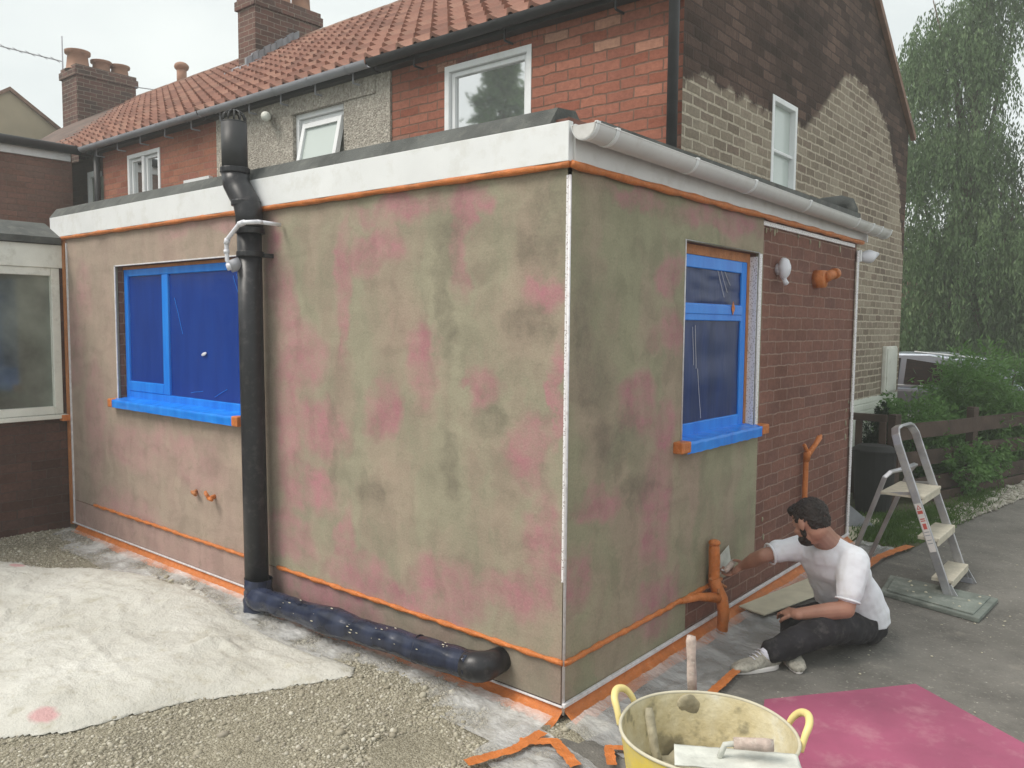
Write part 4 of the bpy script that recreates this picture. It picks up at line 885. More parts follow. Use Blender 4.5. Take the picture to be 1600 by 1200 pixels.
# house farther left: pale gable end
fh = thing('far_gabled_house', (-19.5, 2.2, 0), 'distant house with a buff pointed gable left of the chimney', 'house')
gx0 = -16.8
b = MB(); b.add([(gx0, 2.0, 0), (gx0, 5.4, 0), (gx0, 5.4, 5.28), (gx0, 3.7, 6.42), (gx0, 2.0, 5.28)], [(0, 1, 2, 3, 4)]); b.build('gable_wall', M['cream'], fh, recalc=False)
b = MB(); b.prism([(gx0+.06, 3.7, 6.50), (gx0+.06, 5.5, 5.28), (gx0+.06, 5.46, 5.22), (gx0+.06, 3.7, 6.42), (gx0+.06, 1.94, 5.22), (gx0+.06, 1.9, 5.28)], (-7, 0, 0)); b.build('roof', M['ridge'], fh)
# aerial behind the far chimney
ae = thing('tv_aerial', (-14.72, 4.1, 5.4), 'thin television aerial on a mast beside the far chimney', 'aerial')
b = MB(); b.tube([(-14.80, 3.95, 5.4), (-14.80, 3.95, 7.15)], .014, 6); b.build('mast', M['grey_gutter'], ae, smooth=True)
b = MB(); b.tube([(-14.80, 3.95, 6.68), (-15.85, 3.05, 7.0)], .012, 6)
for i in range(6):
    t_ = .1+i*.17; b.tube([(-14.8-1.05*t_-.10, 3.95-.9*t_+.12, 6.68+.32*t_), (-14.8-1.05*t_+.10, 3.95-.9*t_-.12, 6.68+.32*t_)], .006, 5)
b.build('boom', M['grey_gutter'], ae)
b = MB(); b.tube([(-13.99, 4.9, 6.28), (-13.6, 5.6, 6.25)], .01, 5); b.build('cable_arm', M['grey_gutter'], ae)

# ---------------------------------------------------------------- NEIGHBOUR'S LEAN-TO (left edge)
nb = thing('neighbour_sun_room', (-6.2, -1.6, 0), 'neighbouring sun room with a cream fascia, large white window and dark brick base', 'sun room')
PX = -5.09
b = MB(); wall(b, 'x', PX, -3.5, -.001, -.02, 2.36, [(-3.3, -.03, .97, 2.16)], .1, 1); b.add([(PX, -3.5, 0), (-8, -3.5, 0), (-8, -3.5, 2.36), (PX, -3.5, 2.36)], [(0, 1, 2, 3)]); b.build('base_wall', M['porch_brick'], nb, recalc=False)
b = MB(); b.box(PX-.02, -3.55, 2.16, PX+.025, -.002, 2.345); b.build('fascia', M['white_old'], nb, bevel=.004)
b = MB(); b.prism([(PX+.06, -3.6, 2.35), (PX+.07, -3.6, 2.40), (PX-.25, -3.6, 2.54), (-8, -3.6, 2.56), (-8, -3.6, 2.35)], (0, 3.6-.03, 0)); b.build('roof', M['felt'], nb)
b = MB(); frame_ring(b, 'x', PX-.06, PX+.012, -3.3, -.03, .97, 2.16, .065); b.box(PX-.06, -1.2, 1.0, PX+.012, -1.13, 2.1)
nw = b.build('window', M['white_old'], nb, bevel=.006)
MB().box(PX-.04, -3.25, 1.03, PX-.03, -.09, 2.10).build('pane', M['glass_green'], nw)
b = MB(); b.box(PX-.02, -3.35, .935, PX+.06, -.01, .968); b.build('sill', M['white_old'], nw, bevel=.005)
MB().obox((PX+.045, -.03, .94), (.035, 0, 0), (0, .035, 0), (0, 0, .025)).build('sill_tape', M['orange'], nw, bevel=.006)

# ---------------------------------------------------------------- SHEETS
def sheet(name, fn, nu, nv, m, label, cat, loc=None):
    b = MB(); b.grid(fn, nu, nv); return tag(b.build(name, m, smooth=True, recalc=False, loc=loc), label, cat)
dust = [(-4.43, -0.74), (-4.1, -0.61), (-3.81, -0.35), (-3.47, -0.22), (-2.67, -0.19), (-1.79, -0.25), (-1.38, -0.28), (-1.09, -0.27), (-1.02, -0.37), (-1.12, -0.53), (-1.39, -0.96), (-1.45, -1.22), (-1.52, -1.46), (-1.69, -1.64), (-2.2, -2.2), (-4.4, -2.2)]
def inside(x, y, poly):
    c_ = False; j = len(poly)-1
    for i in range(len(poly)):
        if (poly[i][1] > y) != (poly[j][1] > y) and x < (poly[j][0]-poly[i][0])*(y-poly[i][1])/(poly[j][1]-poly[i][1])+poly[i][0]: c_ = not c_
        j = i
    return c_
b = MB(); gx_n, gy_n = 190, 110; vs = []; ids = {}
def dz_(x, y):
    v = Vector((x, y, 0)); wv = v+mnoise.noise_vector(v*2.1)*.25
    h = .030+.010*mnoise.noise(v*3)+.006*max(0, 1-abs(mnoise.noise(Vector((wv.x*5, wv.y*9, 1))))*6)+.005*max(0, 1-abs(mnoise.noise(Vector((wv.x*11, wv.y*6, 5))))*5)+.009*max(0, 1-abs(mnoise.noise(Vector((wv.x*1.3, wv.y*4.0, 3))))*5)+.004*mnoise.noise(v*16)+.008*max(0, 1-abs(mnoise.noise(Vector((wv.x*4, wv.y*2.2, 8))))*4)
    h += .04*math.exp(-(((x+1.86)/.05)**2+((y+.62)/.12)**2))+.035*math.exp(-(((x+1.72)/.09)**2+((y+.56)/.03)**2))
    dm = 9.0
    for i in range(len(dust)):
        a_, c_ = Vector(dust[i]), Vector(dust[(i+1) % len(dust)]); q = Vector((x, y)); e_ = c_-a_; t_ = max(0, min(1, (q-a_).dot(e_)/e_.length_squared)); dm = min(dm, (q-a_-e_*t_).length)
    k = min(1, dm/.22)
    return .003+.018*min(1, dm/.06)+(h-.012)*(.25+.75*k)+float(pit(np.array(x), np.array(y)))
fsx = []
for j in range(gy_n):
    for i in range(gx_n):
        x = -4.5+3.55*i/gx_n; y = -2.2+2.15*j/gy_n; q = [(x, y), (x+3.55/gx_n, y), (x+3.55/gx_n, y+2.15/gy_n), (x, y+2.15/gy_n)]
        jx, jy = .03*mnoise.noise(Vector((x*8, y*8, 0))), .03*mnoise.noise(Vector((x*8, y*8, 4)))
        if inside(x+jx, y+jy, dust):
            f_ = []
            for p_ in q:
                k = (round(p_[0], 4), round(p_[1], 4))
                if k not in ids: ids[k] = len(vs); vs.append((p_[0], p_[1], dz_(*p_)))
                f_.append(ids[k])
            fsx.append(tuple(f_))
M['dust'] = dustm(); b.add(vs, fsx); ds_ = b.build('dust_sheet', M['dust'], smooth=True, recalc=False, loc=(-2.9, -1.0, 0)); tag(ds_, 'rumpled cream dust sheet with pink stains spread over the yard', 'dust sheet')
sm_ = ds_.modifiers.new('solid', 'SOLIDIFY'); sm_.thickness = .002
# polythene along the foot of both walls
def poly_front(u, v):
    x = XL+.1+(-XL-.1)*u; o_ = .075+(.26+.05*mnoise.noise(Vector((u*9, 1, 0))))*v; fold = mnoise.noise(Vector((x*9, v*1.5, 2)))
    z = .045*(1-v)**3+.008+.028*abs(fold)*math.sin(math.pi*min(1, v*1.05))**.6+.008*mnoise.noise(Vector((x*30, v*5, 4)))
    return (x, -o_-.04*max(0, u-.9)*10*v*.3, max(.012, z))
sheet('polythene_sheet', poly_front, 260, 14, M['sheet'], 'clear crumpled polythene taped along the foot of the long wall', 'polythene', (-2.5, -.2, 0))
def poly_side(u, v):
    y = -.10+4.0*u; o_ = .075+.29*v; fold = mnoise.noise(Vector((y*6, v*3, 7)))
    z = .04*(1-v)**3+.008+.03*abs(fold)*math.sin(math.pi*v)**.6+.006*mnoise.noise(Vector((y*26, v*9, 4)))
    return (o_+.02*mnoise.noise(Vector((y*3, 0, 1))), y, max(.01, z))
sheet('polythene_sheet', poly_side, 200, 18, M['sheet_thick'], 'clouded polythene strip on the asphalt along the side wall', 'polythene', (.2, 1.9, 0))
def poly_corner(u, v):
    x = -.12+.62*u; y = -.10-.36*v-.18*u
    return (x, y, .012+.012*abs(mnoise.noise(Vector((x*9, y*9, 2))))+.004*mnoise.noise(Vector((x*30, y*30, 2))))
sheet('polythene_sheet', poly_corner, 60, 40, M['sheet_thick'], 'flat clear polythene patch on the ground in front of the near corner', 'polythene', (.2, -.3, 0))
def tape_strip(pts, wd, label, seed):
    b = MB(); pts = [Vector((x, y, .03)) for x, y in pts]; P2 = []
    for i in range(len(pts)-1):
        for k in range(14): P2.append(pts[i].lerp(pts[i+1], k/14))
    P2.append(pts[-1]); n = len(P2)-1
    def fn(u, v):
        i = min(n-1, int(u*n)); d = (P2[i+1]-P2[max(0, i-1)]).normalized(); s_ = Vector((-d.y, d.x, 0)); p = P2[min(n, int(round(u*n)))]
        q = p+s_*wd*(v-.5)*(1+.3*mnoise.noise(Vector((u*20, v, seed)))); return (q.x, q.y, .030+.006*mnoise.noise(Vector((q.x*20, q.y*20, seed))))
    b.grid(fn, n, 3); return tag(b.build('floor_tape', M['orange'], smooth=True, recalc=False), label, 'tape', 'orange tape along the polythene edges')
tape_strip([(.40, .60), (.385, .85), (.375, 1.10)], .045, 'short orange tape strip on the asphalt edge just behind the yellow tub', 1)
tape_strip([(.345, 2.5), (.34, 3.48), (.38, 3.75), (.44, 4.02)], .07, 'orange tape strip on the ground by the ladder rear legs', 2)
tape_strip([(-.06, -.56), (.02, -.36), (.02, -.17)], .05, 'orange tape strip running to the left of the corner polythene', 3)
tape_strip([(-.0, -.30), (.10, -.20), (.28, -.30)], .05, 'bent orange tape strip in front of the near wall corner', 4)
tape_strip([(.38, -.20), (.30, -.10), (.42, -.0)], .04, 'orange tape scrap half hidden by the yellow tub handle', 5)

# magenta sheet
b = MB(); b.prism([(.60, .76, .004), (1.093, 1.399, .004), (1.62, 1.06, .004), (2.4, .3, .004), (1.6, -.6, .004), (.9, -.1, .004)], (0, 0, .008)); tag(b.build('magenta_sheet', M['pink_board']), 'flat dusty magenta sheet lying on the asphalt behind the tub', 'floor sheet')
# inspection cover under ladder
mc = thing('inspection_cover', (.87, 2.82, 0), 'raised grey green inspection cover under the stepladder foot', 'manhole cover')
q4 = [(.575, 2.70), (.53, 3.11), (1.19, 3.04), (1.165, 2.55)]
b = MB(); b.prism([(x, y, .001) for x, y in q4], (0, 0, .030)); b.build('frame', M['cover'], mc, bevel=.006)
b = MB(); cx_, cy_ = .865, 2.85; b.prism([(cx_+(x-cx_)*.88, cy_+(y-cy_)*.86, .031) for x, y in q4], (0, 0, .010)); b.build('lid', M['cover'], mc, bevel=.004)
for i in range(14):
    b = MB(); u, v = random.random(), random.random(); s_ = random.uniform(.004, .011)
    x = (.6*(1-u)+1.15*u); y = (2.72*(1-v)+3.05*v)-.1*u*(1-v); b.ell((x, y, .042), (s_, 0, 0), (0, s_, 0), (0, 0, s_*.5), 6, 4)
    b.build('mortar_crumb', M['board'], mc, smooth=True)
b = MB()
for i in range(110):
    x, y = random.uniform(.35, 2.2), random.uniform(.5, 4.6); s_ = random.uniform(.002, .006); b.ell((x, y, .004), (s_*1.3, 0, 0), (0, s_, 0), (0, 0, s_*.6), 6, 4)
tag(b.build('mortar_debris', M['board'], smooth=True), 'tiny pale crumbs of mortar scattered over the asphalt', 'debris', kind='stuff')

# ---------------------------------------------------------------- STEPLADDER
ld = thing('stepladder', (.65, 3.13, 0), 'splashed aluminium three tread stepladder standing over the grey cover', 'stepladder')
yn, yf = 2.88, 3.38
def stile_pt(z): return .95-.37*z/1.03
b = MB()
path = [(stile_pt(0), yn, 0), (stile_pt(.97), yn, .97), (stile_pt(1.03), yn+.02, 1.03), (stile_pt(1.06)-.005, yn+.07, 1.065), (stile_pt(1.07), yn+.15, 1.075), (stile_pt(1.07), yf-.14, 1.07), (stile_pt(1.06), yf-.05, 1.05), (stile_pt(1.0), yf-.01, 1.0), (stile_pt(.95), yf, .94), (stile_pt(0), yf, 0)]
# deep flat C section stiles
def flatbar(mb, pts, w_, t_, upv):
    rings = []
    for i, p in enumerate(pts):
        a = Vector(pts[max(0, i-1)]); c_ = Vector(pts[min(len(pts)-1, i+1)]); d = (c_-a).normalized(); s_ = d.cross(Vector(upv)).normalized(); rings.append((Vector(p), s_, Vector(upv)))
    vs = []; fs = []
    for p, s_, u_ in rings:
        vs += [p+u_*w_/2+s_*t_/2, p-u_*w_/2+s_*t_/2, p-u_*w_/2-s_*t_/2, p+u_*w_/2-s_*t_/2]
    for i in range(len(rings)-1):
        for k in range(4): fs.append((i*4+k, i*4+(k+1) % 4, i*4+4+(k+1) % 4, i*4+4+k))
    fs += [(0, 1, 2, 3), tuple(4*(len(rings)-1)+k for k in (3, 2, 1, 0))]; mb.add(vs, fs)
upv = Vector((1, 0, .35)).normalized()
flatbar(b, path, .052, .020, upv); b.build('front_frame', M['aluminium'], ld, bevel=.004)
rp = [(.28, yn+.03, 0), (.475, yn+.03, .60), (.52, yn+.03, .74), (.55, yn+.06, .775), (.60, yn+.12, .79), (.62, yf-.10, .79), (.60, yf-.04, .775), (.57, yf-.03, .73), (.30, yf-.03, 0)]
b = MB(); flatbar(b, rp, .030, .018, Vector((1, 0, -.3)).normalized()); b.build('rear_frame', M['aluminium'], ld, bevel=.004)
for z_, dp in ((.12, .11), (.375, .11)):
    x_ = stile_pt(z_); b = MB(); b.box(x_-.075, yn+.012, z_-.012, x_+.05, yf-.012, z_+.012); b.box(x_+.04, yn+.012, z_-.04, x_+.052, yf-.012, z_+.011); b.build('tread', M['tread'], ld, bevel=.004)
b = MB(); b.prism([(.80-.03, yn+.015, .625), (.80-.03, yf-.015, .625), (.505, yf-.015, .625), (.50, yn+.015, .625)], (0, 0, .022)); b.box(.752, yn+.015, .590, .766, yf-.015, .624); b.build('platform', M['tread'], ld, bevel=.005)
for yy_ in (yn, yf):
    b = MB(); x_ = stile_pt(.12); b.bar((x_+.03, yy_, .10), (x_+.09, yy_, .0), .015, .03); b.build('brace', M['aluminium'], ld)
    b = MB(); b.box(.95-.035, yy_-.014, 0, .95+.035, yy_+.014, .035); b.build('rubber_foot', M['grey_gutter'], ld, bevel=.003)
    b = MB(); b.bar((stile_pt(.64)-.0, yy_+.014, .66), (.50, yy_+.02, .63), .004, .018); b.build('tie_bar', M['aluminium'], ld)
# sticker with warning triangle on the near stile
def on_stile(z0_, z1_, wd, off, m, nm, tri=False):
    b = MB(); c0 = Vector((stile_pt(z0_), yn-.0115-off, z0_)); c1 = Vector((stile_pt(z1_), yn-.0115-off, z1_)); h_ = upv*wd/2
    if tri: b.add([c0-h_, c0+h_, c1], [(0, 1, 2)])
    else: b.add([c0-h_, c0+h_, c1+h_, c1-h_], [(0, 1, 2, 3)])
    return b.build(nm, m, ld, recalc=False)
def flip(o): return o
st = on_stile(.30, .60, .040, .0, M['sticker'], 'sticker')
for a_, c_, w_, tr in ((.563, .592, .030, True), (.535, .555, .032, False), (.500, .507, .028, False), (.488, .494, .028, False), (.44, .475, .022, False), (.42, .425, .03, False), (.40, .405, .03, False), (.37, .375, .026, False), (.35, .355, .03, False)):
    o_ = on_stile(a_, c_, w_, .001, M['sticker_red'] if c_ > .44 else M['grey_gutter'], 'print', tr); o_.parent = st
o_ = on_stile(.568, .583, .013, .002, M['sticker'], 'print', True); o_.parent = st

# ---------------------------------------------------------------- FENCE, GATE, BIN
fn_ = thing('rail_fence', (.27, 6.8, 0), 'dark brown three rail timber fence with bushes growing through it', 'fence')
fa, fb = Vector((-.10, 5.55, 0)), Vector((1.15, 9.75, 0)); fdv = (fb-fa); fl_ = fdv.length; fu = fdv.normalized(); fs_ = Vector((fu.y, -fu.x, 0))
for i, (z_, hh) in enumerate(((.72, .15), (.44, .15), (.17, .15))):
    b = MB(); p = fa+fs_*.05; n = 24
    b.grid(lambda u, v: tuple((p+fdv*u+fs_*(.018 if 0 else 0))+Vector((0, 0, z_-hh/2+hh*v+.008*mnoise.noise(Vector((u*6, i, 0)))))), n, 3)
    o_ = b.build('rail', M['wood_dark'], fn_, recalc=False); s2 = o_.modifiers.new('s', 'SOLIDIFY'); s2.thickness = .028
for k in range(4):
    p = fa+fdv*(k/3.0); b = MB(); b.obox((p.x, p.y, .43), fu*.05, fs_*.04, (0, 0, .45)); b.prism([(p+fu*sx*.05+fs_*sy*.04+Vector((0, 0, .88))) for sx, sy in ((-1, -1), (1, -1), (1, 1), (-1, 1))], (0, 0, .02)); b.build('post', M['wood_dark'], fn_, bevel=.005)
b = MB(); p = fa+fs_*.10+fu*.2; b.obox(p+fdv*.5+Vector((0, 0, .04)), fdv*.48, fs_*.014, (0, 0, .055)); b.build('gravel_board', M['wood_dark'], fn_, bevel=.004)
gt = thing('timber_gate', (-.37, 5.5, 0), 'low dark brown timber gate between the house gable and the fence post', 'gate')
b = MB(); b.box(-.63, 5.42, .83, -.14, 5.46, .90); b.build('top_rail', M['wood_dark'], gt, bevel=.004)
b = MB(); b.box(-.62, 5.46, .10, -.15, 5.48, .55); b.build('panel', M['wood_dark'], gt, bevel=.004)
for x_ in (-.60, -.40, -.18):
    b = MB(); b.box(x_-.02, 5.40, .05, x_+.04, 5.44, .83); b.build('upright', M['wood_dark'], gt, bevel=.004)
bn = thing('black_bin', (-.17, 5.15, 0), 'black plastic garden bin in shadow behind the stepladder', 'bin')
b = MB(); b.loft([((-.16, 5.15, .0), (.15, 0, 0), (0, .13, 0)), ((-.16, 5.15, .3), (.175, 0, 0), (0, .15, 0)), ((-.16, 5.15, .58), (.19, 0, 0), (0, .165, 0))], 24); b.build('body', M['rubber'], bn, smooth=False)
b = MB(); b.loft([((-.16, 5.15, .58), (.205, 0, 0), (0, .18, 0)), ((-.16, 5.15, .60), (.205, 0, 0), (0, .18, 0)), ((-.16, 5.15, .64), (.14, 0, 0), (0, .12, 0))], 24); b.build('lid', M['rubber'], bn, bevel=.006)
b = MB(); b.prism([(-.30, 4.30, .012), (-.02, 4.55, .012), (-.02, 4.60, .012), (-.34, 4.36, .012), (-.36, 4.34, .33), (-.34, 4.30, .35)][:4], (0, 0, .02))
b = MB(); b.prism([(-.32, 4.28, .02), (.04, 4.52, .02), (-.30, 4.34, .34)], (.012, -.02, 0)); tag(b.build('slate_offcut', M['lead']), 'triangular grey offcut leaning behind the far wall end', 'offcut')

# ---------------------------------------------------------------- VEGETATION
def tree(name, label, cat, base, height, crowns, nl, ll, lw, m, droop, seed, trunk_r=.15, group=None, strands=False, wood='bark'):
    """crowns: list of (offset xyz, radii xyz, weight)"""
    r = np.random.default_rng(seed); root = thing(name, base, label, cat, group); B = np.array(base)
    tb_ = MB(); topc = max(c_[0][2] for c_ in crowns); rr = random.Random(seed)
    topc *= .85
    pts = [Vector(base)+Vector((mnoise.noise(Vector((i, seed, 0)))*.15, mnoise.noise(Vector((i, seed, 5)))*.15, topc*i/6)) for i in range(7)]
    tb_.tube(pts, [trunk_r*(1-.13*i) for i in range(7)], 10)
    for (o_, rad, wt) in crowns:
        for k in range(5):
            s_ = pts[rr.randint(1, 5)]; e = Vector(base)+Vector(o_)+Vector((rr.uniform(-.6, .6)*rad[0], rr.uniform(-.6, .6)*rad[1], rr.uniform(-.3, .7)*rad[2])); md = s_.lerp(e, .5)+Vector((0, 0, .1*rad[2]))
            tb_.tube([s_, md, e], [trunk_r*.35, trunk_r*.2, trunk_r*.06], 6)
    tb_.build('trunk', M[wood], root, smooth=True)
    Ps = []; Ds = []; tw = sum(c_[2] for c_ in crowns)
    for (o_, rad, wt) in crowns:
        k = int(nl*wt/tw)
        if strands:
            per = 26; ns = k//per
            d = unit(r.normal(0, 1, (ns, 3))); q = d*(r.uniform(.25, 1, (ns, 1))**.6); q[:, 2] = np.abs(q[:, 2])*1.0-.35
            st_ = B+np.array(o_)+q*np.array(rad); lnn = r.uniform(.5, 1.8, ns)*droop
            t_ = r.uniform(0, 1, (ns, per)); sway = r.normal(0, .12, (ns, 1, 3)); od = d*np.array([1, 1, 0])*.25
            P = st_[:, None, :]+sway*t_[..., None]*lnn[:, None, None]+od[:, None, :]*t_[..., None]; P[:, :, 2] -= t_*lnn[:, None]
            P = P.reshape(-1, 3); P += r.normal(0, .03, P.shape); D = unit(np.concatenate([r.normal(0, .35, (len(P), 2)), -np.ones((len(P), 1))], 1))
        else:
            nc = max(6, k//70); d = unit(r.normal(0, 1, (nc, 3))); cc = B+np.array(o_)+d*(r.uniform(.2, 1, (nc, 1))**.55)*np.array(rad)
            idx = r.integers(0, nc, k); P = cc[idx]+r.normal(0, 1, (k, 3))*min(rad)*.16; D = unit(r.normal(0, .7, (k, 3))+unit(P-(B+np.array(o_)))*.8-np.array([0, 0, droop]))
        keep = P[:, 2] > .02; Ps.append(P[keep]); Ds.append(D[keep])
    leaves('crown', np.concatenate(Ps), np.concatenate(Ds), ll, lw, m, root, seed)
    return root
GT = 'trees behind the house'
tree('weeping_tree', 'tallest weeping tree with drooping foliage right beside the gable', 'tree', (-1.3, 14.9, 0), 9, [((-.45, 0, 7.2), (1.0, .95, 1.4), 1.2), ((-.35, 0, 5.3), (1.25, 1.2, 1.3), 1.2), ((.3, 0, 3.6), (1.7, 1.4, 1.5), 1.5), ((-.2, 0, 2.0), (1.6, 1.3, 1.2), 1.0), ((.35, .3, 8.3), (.7, .5, .8), .4)], 105000, .10, .014, M['leaf_willow'], 1.0, 11, .16, GT, True)
tree('weeping_tree', 'broad lower weeping tree at the right edge of the view', 'tree', (1.0, 15.6, 0), 8, [((0, 0, 5.2), (1.4, 1.3, 1.2), 1.0), ((.2, 0, 3.9), (1.9, 1.5, 1.5), 1.4), ((-.2, 0, 2.2), (1.9, 1.5, 1.4), 1.3), ((1.1, 0, 6.0), (.9, .9, .8), .5)], 75000, .10, .015, M['leaf_willow'], 1.0, 12, .16, GT, True)
tree('dark_tree', 'dark dense tree filling the gap behind the weeping trees, left', 'tree', (-3.6, 19, 0), 5, [((0, 0, 2.2), (2.4, 1.4, 2.0), 1), ((.9, 0, 1.2), (2.0, 1.2, 1.3), .8)], 30000, .16, .05, M['leaf_dark'], .2, 13, .15, GT)
tree('dark_tree', 'dark dense tree filling the gap behind the weeping trees, right', 'tree', (1.6, 19.5, 0), 5, [((0, 0, 2.3), (2.6, 1.4, 2.1), 1), ((-2, 0, 1.6), (1.8, 1.2, 1.6), .8)], 34000, .16, .05, M['leaf_dark'], .2, 14, .15, GT)
GB = 'bushes growing through the fence'
tree('leafy_bush', 'tall bright green bush with long narrow leaves in front of the car', 'bush', (.02, 7.75, 0), 1.8, [((.1, 0, 1.0), (.42, .45, .55), .7), ((.15, .2, .55), (.62, .6, .5), 1)], 10500, .10, .010, M['leaf_bush'], .25, 21, .03, GB)
tree('leafy_bush', 'bright green bush with long leaves by the right edge behind the fence', 'bush', (.35, 8.75, 0), 1.6, [((0, 0, 1.0), (.6, .5, .55), 1), ((.1, 0, .45), (.7, .6, .45), .8)], 7000, .10, .010, M['leaf_bush'], .25, 22, .03, GB)
tree('low_shrub', 'low dark green shrub just behind the fence post', 'bush', (-.18, 6.6, 0), 1.1, [((0, 0, .62), (.36, .45, .42), 1), ((.15, .6, .4), (.4, .5, .36), 1)], 11000, .05, .012, M['leaf_bush'], .1, 23, .02, GB)
tree('low_shrub', 'sprawling shrub with small pale flowers along the lower fence rails', 'bush', (.42, 7.7, 0), .7, [((0, 0, .3), (.22, .75, .26), 1), ((-.1, -.9, .28), (.2, .6, .24), .7)], 9000, .05, .012, M['leaf_bush'], .1, 24, .02, GB)
tree('conifer_sprig', 'small feathery conifer growing above the timber gate', 'shrub', (-.30, 5.75, 0), 1.1, [((0, 0, .55), (.14, .14, .34), 1), ((.03, 0, .86), (.05, .05, .14), .3)], 5000, .05, .005, M['leaf_dark'], -.8, 25, .012)
tree('leafy_bush', 'bright grass green low plant behind the fence at the right edge', 'bush', (.62, 9.6, 0), .9, [((0, 0, .5), (.5, .5, .35), 1)], 5000, .09, .012, M['leaf_grass'], -.3, 26, .02, GB)
hg = MB(); 
tree('garden_hedge', 'long dark hedge far behind the parked car', 'hedge', (-3, 23.5, 0), 3, [((i*2.2-6, 0, 1.6), (1.6, .8, 1.9), 1) for i in range(8)], 42000, .2, .06, M['leaf_dark'], .1, 27, .1)
# trees behind the photographer, seen only as reflections in the upper window
tree('garden_conifer', 'pointed conifer at the bottom of the garden reflected in the window', 'tree', (-17.0, -15, 0), 12, [((0, 0, 2.5+i*1.7), (2.2-.33*i, 2.2-.33*i, 1.1), 1-.1*i) for i in range(6)], 16000, .3, .07, M['leaf_willow'], .3, 31, .2, 'garden trees reflected in the window')
tree('garden_tree', 'round garden tree reflected in the window beside the conifer', 'tree', (-20.5, -14.5, 0), 10, [((0, 0, 6.2), (2.4, 2.4, 2.6), 1)], 14000, .3, .09, M['leaf_willow'], .1, 32, .2, 'garden trees reflected in the window')

# ---------------------------------------------------------------- CAR and small building
car = thing('parked_car', (-1.5, 10.1, 0), 'silver hatchback parked behind the leafy bush', 'car')
cy0, cy1 = 9.35, 10.95
prof = [(.62, .35), (.66, .62), (.60, .88), (.52, .93), (-1.0, .90), (-2.6, .88), (-3.35, .78), (-3.6, .60), (-3.62, .32), (-3.2, .25), (.4, .25)]
b = MB(); b.prism([(x, cy0, z) for x, z in prof], (0, cy1-cy0, 0)); b.build('body', M['car_paint'], car, bevel=.05, smooth=False)
cab = [(.50, .915), (.28, 1.12), (-.15, 1.30), (-.7, 1.38), (-1.3, 1.37), (-1.75, 1.25), (-2.35, .90)]
b = MB(); n = len(cab)
vs = [(x, cy0+.05+(z-.9)*.35, z) for x, z in cab]+[(x, cy1-.05-(z-.9)*.35, z) for x, z in cab]
b.add(vs, [tuple(range(n)), tuple(range(2*n-1, n-1, -1))]+[(i, i+1, n+i+1, n+i) for i in range(n-1)]); b.build('cabin', M['car_paint'], car, bevel=.03)
def cw(x0, x1, zt0, zt1):
    f2 = lambda x, z: (x, cy0+.042+(z-.9)*.35, z)
    g = MB(); g.prism([f2(x0, .95), f2(x1, .95), f2(x1+(.0), zt1), f2(x0, zt0)], (0, -.006, 0)); g.build('side_window', M['car_glass'], car)
cw(-.98, -.28, 1.30, 1.21); cw(-1.85, -1.06, 1.14, 1.31); cw(-.20, .22, 1.20, 1.03)
b = MB(); b.prism([(.50, cy0+.15, .93), (.30, cy0+.2, 1.115), (.30, cy1-.2, 1.115), (.50, cy1-.15, .93)], (.012, 0, .01)); b.build('rear_window', M['car_glass'], car)
for y_ in (cy0-.01, cy1-.1):
    MB().box(.57, y_, .62, .675, y_+.12, .86).build('tail_light', M['red_lamp'], car, bevel=.015)
for x_ in (-.15, -2.85):
    for y_ in (cy0-.01, cy1-.17):
        b = MB(); b.tube([(x_, y_, .30), (x_, y_+.18, .30)], .30, 24); wl = b.build('wheel', M['rubber'], car, bevel=.02)
        b = MB(); b.tube([(x_, y_-.008, .30), (x_, y_+.188, .30)], .19, 18); b.build('rim', M['aluminium'], wl)
MB().box(-2.5, cy0+.01, .5, .62, cy0-.012, .54).build('trim', M['white'], car)
MB().tube([(-.9, cy0+.24, 1.40), (-.1, cy0+.26, 1.335), (.1, cy0+.26, 1.26)], .012, 6).build('roof_bar', M['white'], car)
MB().tube([(-1.85, cy0+.07, .935), (.30, cy0+.07, .935)], .012, 6).build('waist_trim', M['white'], car)
gr_ = thing('brick_outbuilding', (-4.0, 16.6, 0), 'small red brick building with a tiled roof just showing beyond the gable', 'outbuilding')
b = MB(); b.box(-7.4, 15.1, 0, -2.62, 18.2, 2.35); b.build('wall', M['red_brick_far'], gr_)
b = MB(); b.prism([(-2.45, 14.8, 2.30), (-2.45, 18.4, 2.30), (-2.9, 16.6, 3.0)], (-5, 0, 0)); b.build('roof', M['tile'], gr_)

# ---------------------------------------------------------------- TUB AND TOOLS
tub = thing('flexible_tub', (.88, -.42, 0), 'yellow two handled rubber tub smeared with mortar inside, cut by the bottom edge', 'tub')
tc0 = Vector((.88, -.42, 0)); TR, TH = .28, .42
def tubr(z): return .205+(TR-.205)*(z/TH)**.8
def wob(a, z): return 1+.012*math.sin(2*a+.6)*(z/TH)+.006*math.sin(5*a)*(z/TH)
b = MB(); b.grid(lambda u, v: (tc0.x+tubr(TH*v)*wob(2*math.pi*u, TH*v)*math.cos(2*math.pi*u), tc0.y+tubr(TH*v)*wob(2*math.pi*u, TH*v)*math.sin(2*math.pi*u), .002+TH*v), 64, 16)
b.add([(tc0.x+.205*math.cos(2*math.pi*k/32), tc0.y+.205*math.sin(2*math.pi*k/32), .004) for k in range(32)], [tuple(range(32))])
b.build('outer_wall', M['tub'], tub, smooth=True, recalc=False)
b = MB(); b.grid(lambda u, v: (tc0.x+(tubr(TH*v)*wob(2*math.pi*u, TH*v)-.006)*math.cos(2*math.pi*u), tc0.y+(tubr(TH*v)*wob(2*math.pi*u, TH*v)-.006)*math.sin(2*math.pi*u), .01+(TH-.01)*v), 64, 24)
b.build('inner_wall', M['tub_in'], tub, smooth=True, recalc=False)
